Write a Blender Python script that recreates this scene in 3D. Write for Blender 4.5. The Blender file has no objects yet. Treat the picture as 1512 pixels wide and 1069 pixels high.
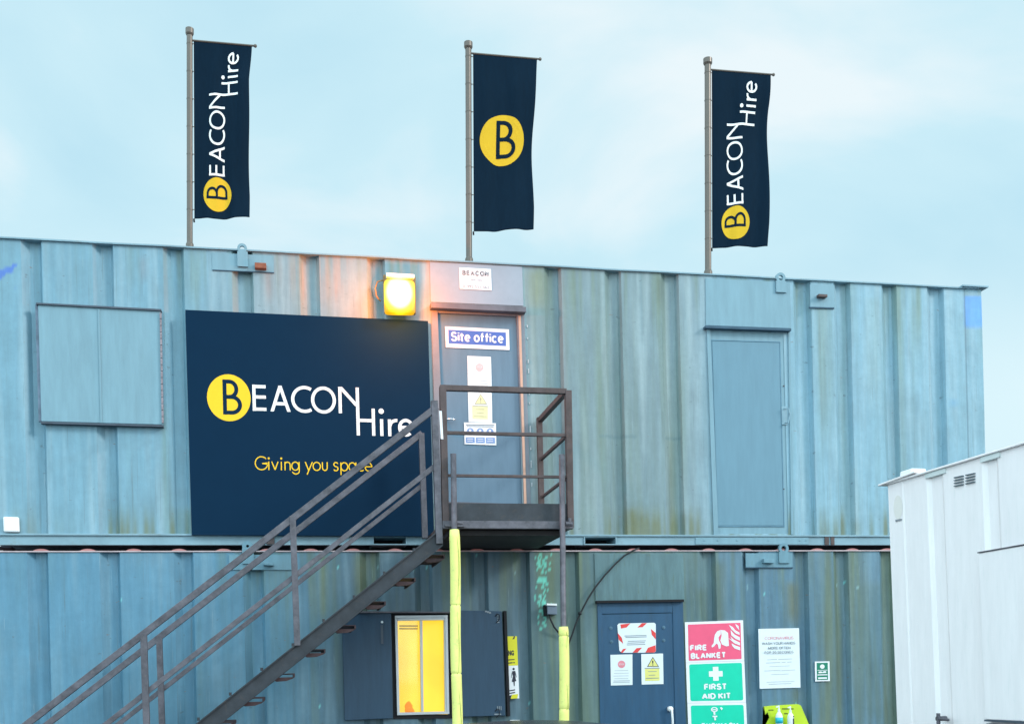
import bpy, bmesh, math, random
from mathutils import Vector, noise, Matrix
random.seed(7)
S=bpy.context.scene; COL=S.collection
V=Vector
# ------------------------------------------------------------------ camera
YAW,F,PPY,ROLL=0.2032,1638.0,998.6,0.02437
DW=10.3; EYE=1.6
CAM=V((0,-DW,EYE))
FW=V((math.sin(YAW),math.cos(YAW),0)); R0=V((math.cos(YAW),-math.sin(YAW),0)); Z=V((0,0,1))
RR=R0*math.cos(ROLL)-Z*math.sin(ROLL); UU=Z*math.cos(ROLL)+R0*math.sin(ROLL)
cd=bpy.data.cameras.new('camera'); cam=bpy.data.objects.new('camera',cd); COL.objects.link(cam)
m=Matrix((RR,UU,-FW)).transposed().to_4x4(); m.translation=CAM; cam.matrix_world=m
cd.sensor_width=36; cd.lens=36*F/1512; cd.shift_y=(PPY-534.5)/1512; cd.clip_end=3000; cd.clip_start=.05
S.camera=cam
def ray(px,py): return FW+RR*((px-756)/F)-UU*((py-PPY)/F)
class Plane:                     # a real vertical surface in the yard; coordinates measured off the photo
    def __init__(s,o,u,n): s.o=V(o); s.u=V(u).normalized(); s.n=V(n).normalized()
    def __call__(s,px,py,off=0):
        o=s.o+s.n*off; d=ray(px,py)
        return CAM+d*((o-CAM).dot(s.n)/d.dot(s.n))
WALL=Plane((0,0,0),(1,0,0),(0,-1,0))
def proj(p):
    q=p-CAM; w=q.dot(FW); return 756+F*q.dot(RR)/w, PPY-F*q.dot(UU)/w
def P(px,py,d=0): return WALL(px,py,d)

# ------------------------------------------------------------------ materials
def nodes(name):
    m=bpy.data.materials.new(name); m.use_nodes=True; nt=m.node_tree
    return m,nt,nt.nodes['Principled BSDF']
def mat(name,c,rough=.6,metal=0,var=.12,scale=6,bump=0,spec=.4,stretch=(1,1,1),dirt=None,dirtamt=.5):
    m,nt,b=nodes(name); N=nt.nodes; L=nt.links
    b.inputs['Roughness'].default_value=rough; b.inputs['Metallic'].default_value=metal
    b.inputs['Specular IOR Level'].default_value=spec
    g=N.new('ShaderNodeNewGeometry'); mp=N.new('ShaderNodeMapping'); mp.inputs['Scale'].default_value=stretch
    L.new(g.outputs['Position'],mp.inputs['Vector'])
    n=N.new('ShaderNodeTexNoise'); n.inputs['Scale'].default_value=scale; n.inputs['Detail'].default_value=6; n.inputs['Roughness'].default_value=.65
    L.new(mp.outputs[0],n.inputs['Vector'])
    r=N.new('ShaderNodeMapRange'); r.inputs[1].default_value=.3; r.inputs[2].default_value=.7; r.inputs[3].default_value=1-var; r.inputs[4].default_value=1+var
    L.new(n.outputs['Fac'],r.inputs[0])
    x=N.new('ShaderNodeVectorMath'); x.operation='SCALE'; x.inputs[0].default_value=c[:3]
    L.new(r.outputs[0],x.inputs['Scale']); out=x.outputs[0]
    if dirt:
        n2=N.new('ShaderNodeTexNoise'); n2.inputs['Scale'].default_value=scale*2.3; n2.inputs['Detail'].default_value=8; n2.inputs['Roughness'].default_value=.75
        L.new(mp.outputs[0],n2.inputs['Vector'])
        r2=N.new('ShaderNodeMapRange'); r2.inputs[1].default_value=.55; r2.inputs[2].default_value=.72; r2.inputs[3].default_value=0; r2.inputs[4].default_value=dirtamt
        L.new(n2.outputs['Fac'],r2.inputs[0])
        mx=N.new('ShaderNodeMix'); mx.data_type='RGBA'; mx.inputs['B'].default_value=(*dirt,1)
        L.new(r2.outputs[0],mx.inputs['Factor']); L.new(out,mx.inputs['A']); out=mx.outputs['Result']
    L.new(out,b.inputs['Base Color'])
    if bump:
        bp=N.new('ShaderNodeBump'); bp.inputs['Strength'].default_value=bump; bp.inputs['Distance'].default_value=.01
        L.new(n.outputs['Fac'],bp.inputs['Height']); L.new(bp.outputs[0],b.inputs['Normal'])
    return m
def emis(name,c,strength,base=(.8,.8,.8)):
    m,nt,b=nodes(name); b.inputs['Base Color'].default_value=(*base,1)
    b.inputs['Emission Color'].default_value=(*c,1); b.inputs['Emission Strength'].default_value=strength
    return m
def wallmat(name):
    m,nt,b=nodes(name); N=nt.nodes; L=nt.links
    a=N.new('ShaderNodeAttribute'); a.attribute_name='paint'
    g=N.new('ShaderNodeNewGeometry'); mp=N.new('ShaderNodeMapping'); mp.inputs['Scale'].default_value=(4,4,.45)
    L.new(g.outputs['Position'],mp.inputs[0])
    n=N.new('ShaderNodeTexNoise'); n.inputs['Scale'].default_value=4; n.inputs['Detail'].default_value=7; n.inputs['Roughness'].default_value=.6; L.new(mp.outputs[0],n.inputs[0])
    n2=N.new('ShaderNodeTexNoise'); n2.inputs['Scale'].default_value=14; n2.inputs['Detail'].default_value=8; n2.inputs['Roughness'].default_value=.8; L.new(g.outputs['Position'],n2.inputs[0])
    r=N.new('ShaderNodeMapRange'); r.inputs[1].default_value=.3; r.inputs[2].default_value=.7; r.inputs[3].default_value=.88; r.inputs[4].default_value=1.12; L.new(n.outputs['Fac'],r.inputs[0])
    r2=N.new('ShaderNodeMapRange'); r2.inputs[1].default_value=.3; r2.inputs[2].default_value=.7; r2.inputs[3].default_value=.93; r2.inputs[4].default_value=1.07; L.new(n2.outputs['Fac'],r2.inputs[0])
    mu=N.new('ShaderNodeMath'); mu.operation='MULTIPLY'; L.new(r.outputs[0],mu.inputs[0]); L.new(r2.outputs[0],mu.inputs[1])
    x=N.new('ShaderNodeVectorMath'); x.operation='SCALE'; L.new(a.outputs['Color'],x.inputs[0]); L.new(mu.outputs[0],x.inputs['Scale'])
    def mask(scl,vec,lo,hi,amt,det=6,rough=.6):
        mq=N.new('ShaderNodeMapping'); mq.inputs['Scale'].default_value=vec; L.new(g.outputs['Position'],mq.inputs[0])
        q=N.new('ShaderNodeTexNoise'); q.inputs['Scale'].default_value=scl; q.inputs['Detail'].default_value=det; q.inputs['Roughness'].default_value=rough; L.new(mq.outputs[0],q.inputs[0])
        t=N.new('ShaderNodeMapRange'); t.inputs[1].default_value=lo; t.inputs[2].default_value=hi; t.inputs[3].default_value=0; t.inputs[4].default_value=amt; L.new(q.outputs['Fac'],t.inputs[0]); return t.outputs[0]
    out=x.outputs[0]
    for args,col in (((1,(38,38,1.1),.60,.72,.42),(.10,.13,.12)),((1,(60,60,2.4),.64,.72,.30),(.40,.50,.54)),((13,(1,1,1.6),.69,.74,.5,3,.5),(.09,.12,.13)),((10,(1,1,3),.70,.73,.6,4,.6),(.24,.12,.07)),((1.3,(1,1,1),.5,.75,.35),(.14,.20,.22))):
        k=N.new('ShaderNodeMix'); k.data_type='RGBA'; k.inputs['B'].default_value=(*col,1); L.new(mask(*args),k.inputs['Factor']); L.new(out,k.inputs['A']); out=k.outputs['Result']
    L.new(out,b.inputs['Base Color'])
    b.inputs['Roughness'].default_value=.42; b.inputs['Specular IOR Level'].default_value=.35
    # dents in the sheet
    n3=N.new('ShaderNodeTexNoise'); n3.inputs['Scale'].default_value=2.2; n3.inputs['Detail'].default_value=3; L.new(g.outputs['Position'],n3.inputs[0])
    ad=N.new('ShaderNodeMath'); ad.operation='MULTIPLY_ADD'; ad.inputs[1].default_value=.06; L.new(n2.outputs['Fac'],ad.inputs[0]); L.new(n3.outputs['Fac'],ad.inputs[2])
    bp=N.new('ShaderNodeBump'); bp.inputs['Strength'].default_value=.5; bp.inputs['Distance'].default_value=.03
    L.new(ad.outputs[0],bp.inputs['Height']); L.new(bp.outputs[0],b.inputs['Normal'])
    return m
M={}
M['wall']=wallmat('weathered paint')
STR=(5,5,.7)
M['blue']=mat('pale blue steel paint',(.185,.32,.39),.45,var=.1,scale=3,bump=.15,stretch=STR,dirt=(.2,.32,.36),dirtamt=.35)
M['blue_rail']=mat('blue steel rail',(.22,.35,.42),.5,var=.15,scale=3,dirt=(.2,.2,.16),dirtamt=.5)
M['low_rail']=mat('lower rail',(.50,.40,.42),.5,var=.2,scale=5)
M['edge']=mat('dark edge seal',(.07,.09,.12),.7,var=.2)
M['seam']=mat('seam shadow gap',(.05,.10,.15),.8,var=.2)
M['seam2']=mat('soft seam',(.12,.24,.33),.8,var=.2)
M['grey_fascia']=mat('grey blue fascia paint',(.30,.35,.42),.45,var=.07,scale=3,dirt=(.22,.27,.33),dirtamt=.3)
M['door_grey']=mat('slate grey door paint',(.115,.195,.275),.42,var=.08,scale=3,bump=.08,stretch=STR)
M['lintel']=mat('lintel',(.13,.13,.16),.6,var=.2)
M['frame_grey']=mat('door frame grey',(.20,.22,.26),.5,var=.1)
M['navy_door']=mat('dark navy door paint',(.024,.082,.160),.45,var=.12,scale=3,bump=.1,stretch=STR,dirt=(.05,.08,.1),dirtamt=.5)
M['shut_dark']=mat('dark slate shutter',(.023,.058,.105),.5,var=.15,scale=4,stretch=STR,bump=.1)
M['low_blue']=mat('mid blue steel',(.14,.27,.34),.5,var=.12,scale=4,stretch=STR,dirt=(.12,.18,.16),dirtamt=.5)
M['navy']=mat('navy board print',(.0028,.0225,.054),.75,var=.03,spec=.08)
M['navy_cloth']=mat('navy banner cloth',(.0026,.0145,.031),.9,var=.10,scale=9,spec=.1,stretch=(6,6,.8))
M['yellow']=mat('logo yellow',(.93,.57,.03),.7,var=.02,spec=.15)
M['yellow2']=mat('banner yellow',(.68,.43,.03),.85,var=.03,spec=.1)
M['white']=mat('logo white',(.86,.86,.86),.7,var=.02,spec=.15)
M['paper']=mat('white paper',(.74,.80,.84),.6,var=.03,scale=14,spec=.2)
M['pale_chip']=mat('worn pale primer',(.42,.48,.52),.6,var=.3,scale=40)
M['ink']=mat('dark ink',(.03,.03,.05),.7,var=.1)
M['greyink']=mat('grey ink',(.22,.26,.30),.7,var=.1)
M['paleink']=mat('pale grey ink',(.42,.47,.5),.7,var=.1)
M['pinkink']=mat('pink ink',(.75,.25,.30),.7,var=.1)
M['fadedpink']=mat('faded pink print',(.72,.48,.50),.6)
M['fadedgrey']=mat('faded grey print',(.45,.44,.30),.6)
M['fadedyel']=mat('faded yellow print',(.76,.74,.42),.6)
M['red']=mat('red tape print',(.75,.06,.06),.6,var=.1)
M['signred']=mat('rose red sign print',(.84,.105,.21),.5,var=.05)
M['green']=mat('emerald sign print',(.0,.60,.39),.5,var=.05)
M['dkgreen']=mat('dark green sign print',(.005,.20,.12),.5,var=.05)
M['paleyel']=mat('pale yellow print',(.74,.70,.22),.6,var=.05)
M['yelprint']=mat('yellow sign print',(.72,.66,.03),.6,var=.05)
M['signblue']=mat('royal blue sign print',(.07,.14,.47),.4,var=.05)
M['palebl']=mat('pale blue print',(.18,.28,.50),.6,var=.05)
M['lilac']=mat('white sign print',(.80,.80,.84),.4,var=.02)
M['steel']=mat('weathered painted steel',(.105,.10,.12),.5,.2,var=.4,scale=12,bump=.35,dirt=(.21,.19,.185),dirtamt=.55)
M['steel_dk']=mat('dark painted steel',(.033,.038,.048),.55,.1,var=.3,scale=8,bump=.2,dirt=(.1,.075,.06),dirtamt=.5)
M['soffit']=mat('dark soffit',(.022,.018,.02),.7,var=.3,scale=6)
M['steel_brown']=mat('rusty brown steel',(.085,.06,.06),.6,.1,var=.3,scale=10,bump=.2,dirt=(.16,.085,.06),dirtamt=.7)
M['rust']=mat('rust',(.28,.10,.06),.85,var=.3,scale=30,bump=.3)
M['tread']=mat('tread rusty steel',(.05,.027,.03),.7,.1,var=.3,scale=20,bump=.3)
M['pad']=mat('pale yellow foam padding',(.84,.84,.25),.65,var=.08,scale=7,bump=.3,dirt=(.45,.46,.16),dirtamt=.75)
M['padseam']=mat('foam seam',(.35,.40,.08),.8,var=.2)
M['pole']=mat('grey brown aluminium pole',(.135,.115,.10),.38,.35,var=.06,scale=4)
M['roofpink']=mat('faded red roof sheet',(.40,.17,.165),.7,var=.2,scale=12)
M['black']=mat('black',(.008,.008,.012),.8,var=.1)
M['rubber']=mat('black cable rubber',(.015,.018,.022),.6,var=.2)
M['whitewall']=mat('white cabin paint',(.90,.85,.86),.5,var=.045,scale=4,stretch=STR,bump=.1,dirt=(.72,.74,.73),dirtamt=.45)
M['whiteplastic']=mat('white plastic',(.82,.84,.85),.35,var=.02)
M['greyplastic']=mat('grey plastic',(.14,.18,.24),.45,var=.1)
M['alu']=mat('aluminium window frame',(.50,.52,.55),.4,.2,var=.05)
M['chrome']=mat('chrome handle',(.75,.75,.78),.2,.9,var=.02)
M['salmon']=mat('painted lamp glow jamb',(.60,.36,.27),.5,var=.1,scale=10)  # floodlight reflection on the jamb put into the strip colour
M['lime']=mat('lime green board',(.52,.68,.03),.5,var=.06,scale=6)
M['olive']=mat('olive ink',(.13,.17,.02),.7)
M['cyan']=mat('blue gel',(.02,.50,.68),.25,var=.05)
M['orange']=mat('orange fabric',(.85,.22,.02),.8,var=.2)
M['brown']=mat('dark brown',(.07,.03,.02),.8)
M['asphalt']=mat('wet gravel yard',(.10,.105,.11),.8,var=.3,scale=8,bump=.5,dirt=(.05,.055,.06),dirtamt=.6)
M['timber']=mat('timber block',(.22,.15,.09),.8,var=.2,scale=8)
M['washer']=mat('bolt washer',(.10,.19,.27),.4,.3)
M['carpaint']=mat('dark grey car paint',(.035,.04,.045),.25,.4,var=.05)
M['carglass']=mat('tinted car glass',(.01,.012,.014),.06,0,var=.02,spec=.8)
M['tyre']=mat('tyre rubber',(.02,.02,.02),.85,var=.1)
M['tail']=mat('red lamp plastic',(.45,.01,.01),.2,var=.05)

# ------------------------------------------------------------------ mesh helpers
def obj(name,bm,m,parent=None,smooth=False,bevel=0):
    me=bpy.data.meshes.new(name); bmesh.ops.recalc_face_normals(bm,faces=bm.faces) if bevel or smooth else None
    bm.to_mesh(me); bm.free(); o=bpy.data.objects.new(name,me); COL.objects.link(o)
    for mm in (m if isinstance(m,(list,tuple)) else [m]): me.materials.append(mm)
    if smooth:
        for p in me.polygons: p.use_smooth=True
    if parent:
        o.parent=parent; o.matrix_parent_inverse=Matrix.Translation(-wloc(parent))
    if bevel:
        b=o.modifiers.new('bevel','BEVEL'); b.width=bevel; b.segments=2; b.limit_method='ANGLE'; b.angle_limit=.7
    return o
def wloc(o):
    l=o.location.copy(); return l if not o.parent else l   # parts sit at identity under the thing
def thing(name,label,cat,loc=(0,0,0),group=None,kind=None):
    o=bpy.data.objects.new(name,None); COL.objects.link(o); o.location=loc; o.empty_display_size=.1
    o['label']=label; o['category']=cat
    if group:o['group']=group
    return o
def tag(o,label,cat,group=None):
    o['label']=label;o['category']=cat
    if group:o['group']=group
    return o
def hexa(bm,a,b):                 # a,b: lists of 4 (or n) points, matching loops -> closed prism
    n=len(a); va=[bm.verts.new(p) for p in a]; vb=[bm.verts.new(p) for p in b]; fs=[]
    fs.append(bm.faces.new(va)); fs.append(bm.faces.new(vb[::-1]))
    for i in range(n):
        j=(i+1)%n; fs.append(bm.faces.new((va[j],va[i],vb[i],vb[j])))
    return fs
def box(bm,x0,x1,y0,y1,z0,z1):
    return hexa(bm,[V((x0,y0,z0)),V((x1,y0,z0)),V((x1,y0,z1)),V((x0,y0,z1))],[V((x0,y1,z0)),V((x1,y1,z0)),V((x1,y1,z1)),V((x0,y1,z1))])
def slab(bm,q,d0,d1,pl=WALL):     # polygon q of pixels measured on the FRONT plane d1, extruded back to d0
    f=[pl(x,y,d1) for x,y in q]; k=[p-pl.n*(d1-d0) for p in f]
    return hexa(bm,f,k)
def rc(x0,y0,x1,y1,s=.0244,t=0):  # px rect leaning with the camera roll; t = slope of the horizontals
    h=(y1-y0)*s; w=(x1-x0)*t
    return [(x0,y0),(x1,y0+w),(x1+h,y1+w),(x0+h,y1)]
def tube(bm,pts,r,n=10,caps=True):
    pts=[V(p) for p in pts]; rings=[]; up=None
    for i,p in enumerate(pts):
        t=((pts[min(i+1,len(pts)-1)]-p)+(p-pts[max(i-1,0)])).normalized()
        if up is None:
            up=t.orthogonal().normalized()
        u=(up-t*up.dot(t)).normalized(); w=t.cross(u); up=u
        rad=r[i] if isinstance(r,(list,tuple)) else r
        rings.append([bm.verts.new(p+(u*math.cos(2*math.pi*k/n)+w*math.sin(2*math.pi*k/n))*rad) for k in range(n)])
    for a,b in zip(rings,rings[1:]):
        for k in range(n): bm.faces.new((a[k],a[(k+1)%n],b[(k+1)%n],b[k]))
    if caps:
        bm.faces.new(rings[0][::-1]); bm.faces.new(rings[-1])
def bar(bm,a,b,w,h=None,up=Z):    # rectangular bar from a to b
    a=V(a);b=V(b);h=h or w; t=(b-a).normalized()
    s=t.cross(up)
    if s.length<.1: s=t.cross(V((0,1,0)))
    s.normalize(); u=s.cross(t)
    o=[s*w/2+u*h/2,s*w/2-u*h/2,-s*w/2-u*h/2,-s*w/2+u*h/2]
    hexa(bm,[a+k for k in o],[b+k for k in o])
def B(): return bmesh.new()
def one(fn,*a,**k):
    bm=B(); fn(bm,*a,**k); return bm
def ribbon(pts,w,closed=False):   # stroke -> list of quads (2D)
    out=[];n=len(pts)
    L=[];Rr=[]
    for i in range(n):
        if closed: a,b=pts[(i-1)%n],pts[(i+1)%n]
        else: a,b=pts[max(i-1,0)],pts[min(i+1,n-1)]
        p=pts[i]; 
        dx,dy=b[0]-a[0],b[1]-a[1]; l=math.hypot(dx,dy) or 1; nx,ny=-dy/l,dx/l
        k=w/2
        if 0<i<n-1 and not closed:
            d1=(p[0]-a[0],p[1]-a[1]); l1=math.hypot(*d1) or 1; c=abs(nx*(-d1[1]/l1)+ny*(d1[0]/l1)); k=w/2/max(c,.5)
        L.append((p[0]+nx*k,p[1]+ny*k)); Rr.append((p[0]-nx*k,p[1]-ny*k))
    for i in range(n if closed else n-1):
        j=(i+1)%n; out.append([L[i],L[j],Rr[j],Rr[i]])
    return out
def seg(a,b,n=12): return [(a[0]+(b[0]-a[0])*i/n,a[1]+(b[1]-a[1])*i/n) for i in range(n+1)]
def arc(cx,cy,rx,ry,a0,a1,n=28):
    return [(cx+rx*math.cos(math.radians(a0+(a1-a0)*i/n)),cy+ry*math.sin(math.radians(a0+(a1-a0)*i/n))) for i in range(n+1)]
def ell(cx,cy,rx,ry,n=40): return arc(cx,cy,rx,ry,0,360,n)[:-1]
def disc2(cx,cy,rx,ry,rings=6,n=48):
    out=[];prev=None
    for k in range(1,rings+1):
        c=ell(cx,cy,rx*k/rings,ry*k/rings,n)
        for i in range(n):
            j=(i+1)%n
            out.append([(cx,cy),c[i],c[j]] if k==1 else [prev[i],c[i],c[j],prev[j]])
        prev=c
    return out
def decal(name,polys,fn,m,parent,dz=0):
    """polys: list of (list of 2D polygons) strokes; every stroke 0.15 mm above the last so nothing is coplanar"""
    bm=B()
    for i,st in enumerate(polys):
        for pg in st:
            vs=[bm.verts.new(fn(x,y,dz+i*.00015)) for x,y in pg]
            try: bm.faces.new(vs)
            except ValueError: pass
    bmesh.ops.remove_doubles(bm,verts=bm.verts,dist=1e-6)
    return obj(name,bm,m,parent)
_tc={}
def textpolys(s,bold=0):
    k=(s,bold)
    if k in _tc: return _tc[k]
    cu=bpy.data.curves.new('t','FONT'); cu.body=s; cu.size=1; cu.offset=bold; cu.resolution_u=3
    o=bpy.data.objects.new('t',cu); COL.objects.link(o)
    bpy.context.view_layer.update()
    me=bpy.data.meshes.new_from_object(o.evaluated_get(bpy.context.evaluated_depsgraph_get()))
    xs=[v.co.x for v in me.vertices]; ys=[v.co.y for v in me.vertices]
    x0,x1,y0,y1=min(xs),max(xs),min(ys),max(ys)
    pg=[[((me.vertices[i].co.x-x0)/(x1-x0),(y1-me.vertices[i].co.y)/(y1-y0)) for i in p.vertices] for p in me.polygons]
    bpy.data.objects.remove(o); bpy.data.curves.remove(cu); bpy.data.meshes.remove(me)
    _tc[k]=pg; return pg
def text(s,x0,y0,x1,y1,bold=0,s_=.0244,t=0):   # fitted into a leaning px rect
    q=rc(x0,y0,x1,y1,s_,t)
    out=[]
    for p in textpolys(s,bold):
        out.append([((q[0][0]*(1-u)+q[1][0]*u)*(1-v)+(q[3][0]*(1-u)+q[2][0]*u)*v,(q[0][1]*(1-u)+q[1][1]*u)*(1-v)+(q[3][1]*(1-u)+q[2][1]*u)*v) for u,v in p])
    return out
def on(d,pl=WALL): return lambda x,y,dz: pl(x,y,d+.0012+dz)
def lines(x0,y0,x1,n,dy,h=1.2,jit=.25,t=0):
    out=[]
    for i in range(n):
        w=(x1-x0); a=x0+w*random.random()*jit; b=x1-w*random.random()*jit
        y=y0+i*dy; out.append([rc(a,y+(a-x0)*t,b,y+h+(a-x0)*t,.02,t)])
    return out

# ------------------------------------------------------------------ logo (strokes)
SW=5.3
def logo_B(w=5.8):
    t=[(25,10.3),(36,10.3)]; 
    return [ribbon(seg((25,7.5),(25,59.2)),w),
            ribbon(seg((25,10.4),(33,10.4),4)+arc(32,21.7,10.4,11.3,-90,90)[1:]+seg((32,33),(25,33),4)[1:],w),
            ribbon(seg((25,33),(34,33),4)+arc(35,44.6,12.3,11.6,-90,90)[1:]+seg((35,56.2),(25,56.2),4)[1:],w)]
def logo_disc(): return [disc2(31,34.4,32.2,34.6)]
def diag(a,b,w):        # slanted stroke cut off horizontally
    h=w/2*math.hypot(b[0]-a[0],b[1]-a[1])/abs(b[1]-a[1]); out=[]; n=14
    for i in range(n):
        p=[a[0]+(b[0]-a[0])*i/n,a[1]+(b[1]-a[1])*i/n]; q=[a[0]+(b[0]-a[0])*(i+1)/n,a[1]+(b[1]-a[1])*(i+1)/n]
        out.append([(p[0]-h,p[1]),(p[0]+h,p[1]),(q[0]+h,q[1]),(q[0]-h,q[1])])
    return out
def logo_letters(w=4.7):
    s=[]
    R=lambda p,c=False: s.append(ribbon(p,w,c))
    R(seg((68.3,14),(68.3,52.6))); R(seg((68.3,16.6),(85.8,16.6))); R(seg((68.3,32),(85.8,32))); R(seg((68.3,50),(86.2,50)))
    s.append(diag((94.6,52.6),(107.2,14.5),w)); s.append(diag((106.8,14.5),(119.4,52.6),w)); R(seg((98,41),(116,41)))
    R(arc(143,33.7,17.6,17.6,-57,-303,40))
    R(ell(170.8,33.9,16,17.6,48),True)
    R(seg((195.3,14),(195.3,52.6))); s.append(diag((195.6,13.8),(220.5,41.5),w))
    R(seg((221,14),(221,85.5),24)); R(seg((221,62.6),(243.6,62.6))); R(seg((243.8,44.5),(243.8,85.5)))
    R(seg((255.8,60),(255.8,85.5))); s.append(disc2(255.6,48,3.9,4.0,2,20))
    R(seg((267.5,60),(267.5,85.5))); R(arc(277.5,71,9.5,9.6,185,280,16))
    R(seg((282.5,71.5),(301,71.5),10)); R(arc(291.6,72,9.3,11.2,-0,-312,36))
    return s
def tagline():
    w=1.55; s=[]
    R=lambda p,c=False: s.append(ribbon(p,w,c))
    X=lambda v:(v-345)/2.97
    # canonical: x from G's left edge in px, y baseline 0 upward negative
    R(arc(X(375),-10,9.2,9.6,-42,-360,30)+[(X(375)+9.2,-9.6),(X(375)+1,-9.6)][0:2])
    for x in(407,462):
        R(seg((X(x),-12.6),(X(x),0),4)); s.append(disc2(X(x),-17.3,1.5,1.6,1,12))
    R(seg((X(420),-12.6),(X(434),-.5),5)); R(seg((X(448),-12.6),(X(434),-.5),5))
    R(seg((X(478),-12.6),(X(478),0),4)); R(arc(X(489),-8,3.9,4,180,360,14)+seg((X(489)+3.9,-8),(X(489)+3.9,0),4)[1:])
    R(ell(X(523),-6.3,5.2,6,24),True); R(seg((X(540),-12.6),(X(540),1.5),4)+arc(X(525),1,5.1,4.3,0,165,14)[1:])
    R(seg((X(567),-12.6),(X(581),-.5),5)); R(seg((X(598),-12.6),(X(574),6),8))
    R(ell(X(617),-6.3,5.4,6,24),True)
    R(seg((X(642),-12.6),(X(642),-4.4),4)+arc(X(652.5),-4.4,3.5,4,180,0,14)[1:]+seg((X(663),-4.4),(X(663),-12.6),4)[1:])
    R(arc(X(701),-9.4,2.9,3,-20,-260,14)+arc(X(701),-3.2,3.1,3.1,-80,160,14)[1:])
    R(seg((X(723),-12.6),(X(723),6),5)); R(ell(X(738),-6.3,5,6,24),True)
    R(ell(X(773),-6.3,5,6,24),True); R(seg((X(789),-12.6),(X(789),0),4))
    R(arc(X(812),-6.3,5.2,6,-50,-310,20))
    R(seg((X(829),-6.6),(X(859),-6.6),5)); R(arc(X(844),-6.3,5.0,6,0,-310,24))
    return s

# grotesk lettering built from strokes: glyph -> (width, strokes) on a cap height of 1, y down
def _ar(cx,cy,rx,ry,a,b,n=12): return arc(cx,cy,rx,ry,a,b,n)
GL={'A':(.62,[[(0,1),(.31,0)],[(.31,0),(.62,1)],[(.1,.66),(.52,.66)]]),
'B':(.52,[[(0,0),(0,1)],[(0,0),(.27,0)]+_ar(.27,.24,.21,.24,-90,90)+[(0,.48)],[(.27,.48)]+_ar(.27,.74,.25,.26,-90,90)+[(0,1)]]),
'C':(.6,[_ar(.31,.5,.31,.5,-42,-318,20)]),'D':(.56,[[(0,0),(0,1)],[(0,0),(.2,0)]+_ar(.22,.5,.34,.5,-90,90,18)+[(0,1)]]),
'E':(.46,[[(0,0),(0,1)],[(0,0),(.46,0)],[(0,.48),(.42,.48)],[(0,1),(.46,1)]]),'F':(.44,[[(0,0),(0,1)],[(0,0),(.44,0)],[(0,.48),(.39,.48)]]),
'H':(.52,[[(0,0),(0,1)],[(.52,0),(.52,1)],[(0,.48),(.52,.48)]]),'I':(.0,[[(0,0),(0,1)]]),'K':(.52,[[(0,0),(0,1)],[(.49,0),(0,.58)],[(.16,.40),(.52,1)]]),
'L':(.42,[[(0,0),(0,1)],[(0,1),(.42,1)]]),'M':(.66,[[(0,1),(0,0)],[(0,0),(.33,1)],[(.33,1),(.66,0)],[(.66,0),(.66,1)]]),'N':(.54,[[(0,1),(0,0)],[(0,0),(.54,1)],[(.54,1),(.54,0)]]),
'O':(.62,[_ar(.31,.5,.31,.5,0,360,28)]),'R':(.52,[[(0,0),(0,1)],[(0,0),(.27,0)]+_ar(.27,.25,.22,.25,-90,90)+[(0,.5)],[(.27,.5),(.5,1)]]),
'S':(.5,[_ar(.25,.25,.22,.25,-25,-260,14)+_ar(.25,.75,.25,.25,-70,165,14)]),'T':(.52,[[(0,0),(.52,0)],[(.26,0),(.26,1)]]),
'U':(.52,[[(0,0),(0,.74)]+_ar(.26,.74,.26,.26,180,0,14)+[(.52,0)]]),'V':(.58,[[(0,0),(.29,1)],[(.29,1),(.58,0)]]),
'W':(.86,[[(0,0),(.2,1)],[(.2,1),(.43,0)],[(.43,0),(.66,1)],[(.66,1),(.86,0)]]),'Y':(.58,[[(0,0),(.29,.55)],[(.58,0),(.29,.55)],[(.29,.5),(.29,1)]]),
'0':(.46,[_ar(.23,.5,.23,.5,0,360,24)]),'2':(.46,[_ar(.23,.26,.22,.26,-170,40,14)+[(0,1)],[(0,1),(.46,1)]]),
'i':(0,[[(0,.28),(0,1)],[(0,-.02),(0,.1)]]),'t':(.26,[[(.1,.05),(.1,.86)]+_ar(.22,.86,.12,.14,180,90,6),[(-.04,.30),(.30,.30)]]),
'e':(.44,[[(.02,.62),(.44,.62)],_ar(.22,.64,.22,.36,0,-315,22)]),'o':(.46,[_ar(.23,.64,.23,.36,0,360,24)]),'f':(.26,[_ar(.24,.14,.14,.14,-90,-180,6)+[(.1,1)],[(-.04,.33),(.30,.33)]]),
'c':(.42,[_ar(.22,.64,.22,.36,-45,-315,20)])}
def gtext(sx,w,gap=.045):
    """strokes normalised to the unit box; w = stroke weight as a share of cap height"""
    x=w/2; out=[]
    for ch in sx:
        if ch==' ': x+=.30; continue
        gw,st=GL[ch]
        for p in st: out.append(ribbon([(x+a,w/2+b*(1-w)) for a,b in p],w))
        x+=gw+w+gap
    tot=x-gap-w/2
    return [[[(a/tot,b) for a,b in pg] for pg in st] for st in out]
def gt(sx,u0,v0,u1,v1,w): return [[[(u0+(u1-u0)*a,v0+(v1-v0)*b) for a,b in pg] for pg in st] for st in gtext(sx,w)]
def gpx(sx,x0,y0,x1,y1,w,t=0): return [[[(x0+(x1-x0)*a+.0244*(y1-y0)*b,y0+(y1-y0)*b+t*(x1-x0)*a) for a,b in pg] for pg in st] for st in gtext(sx,w)]
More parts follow.
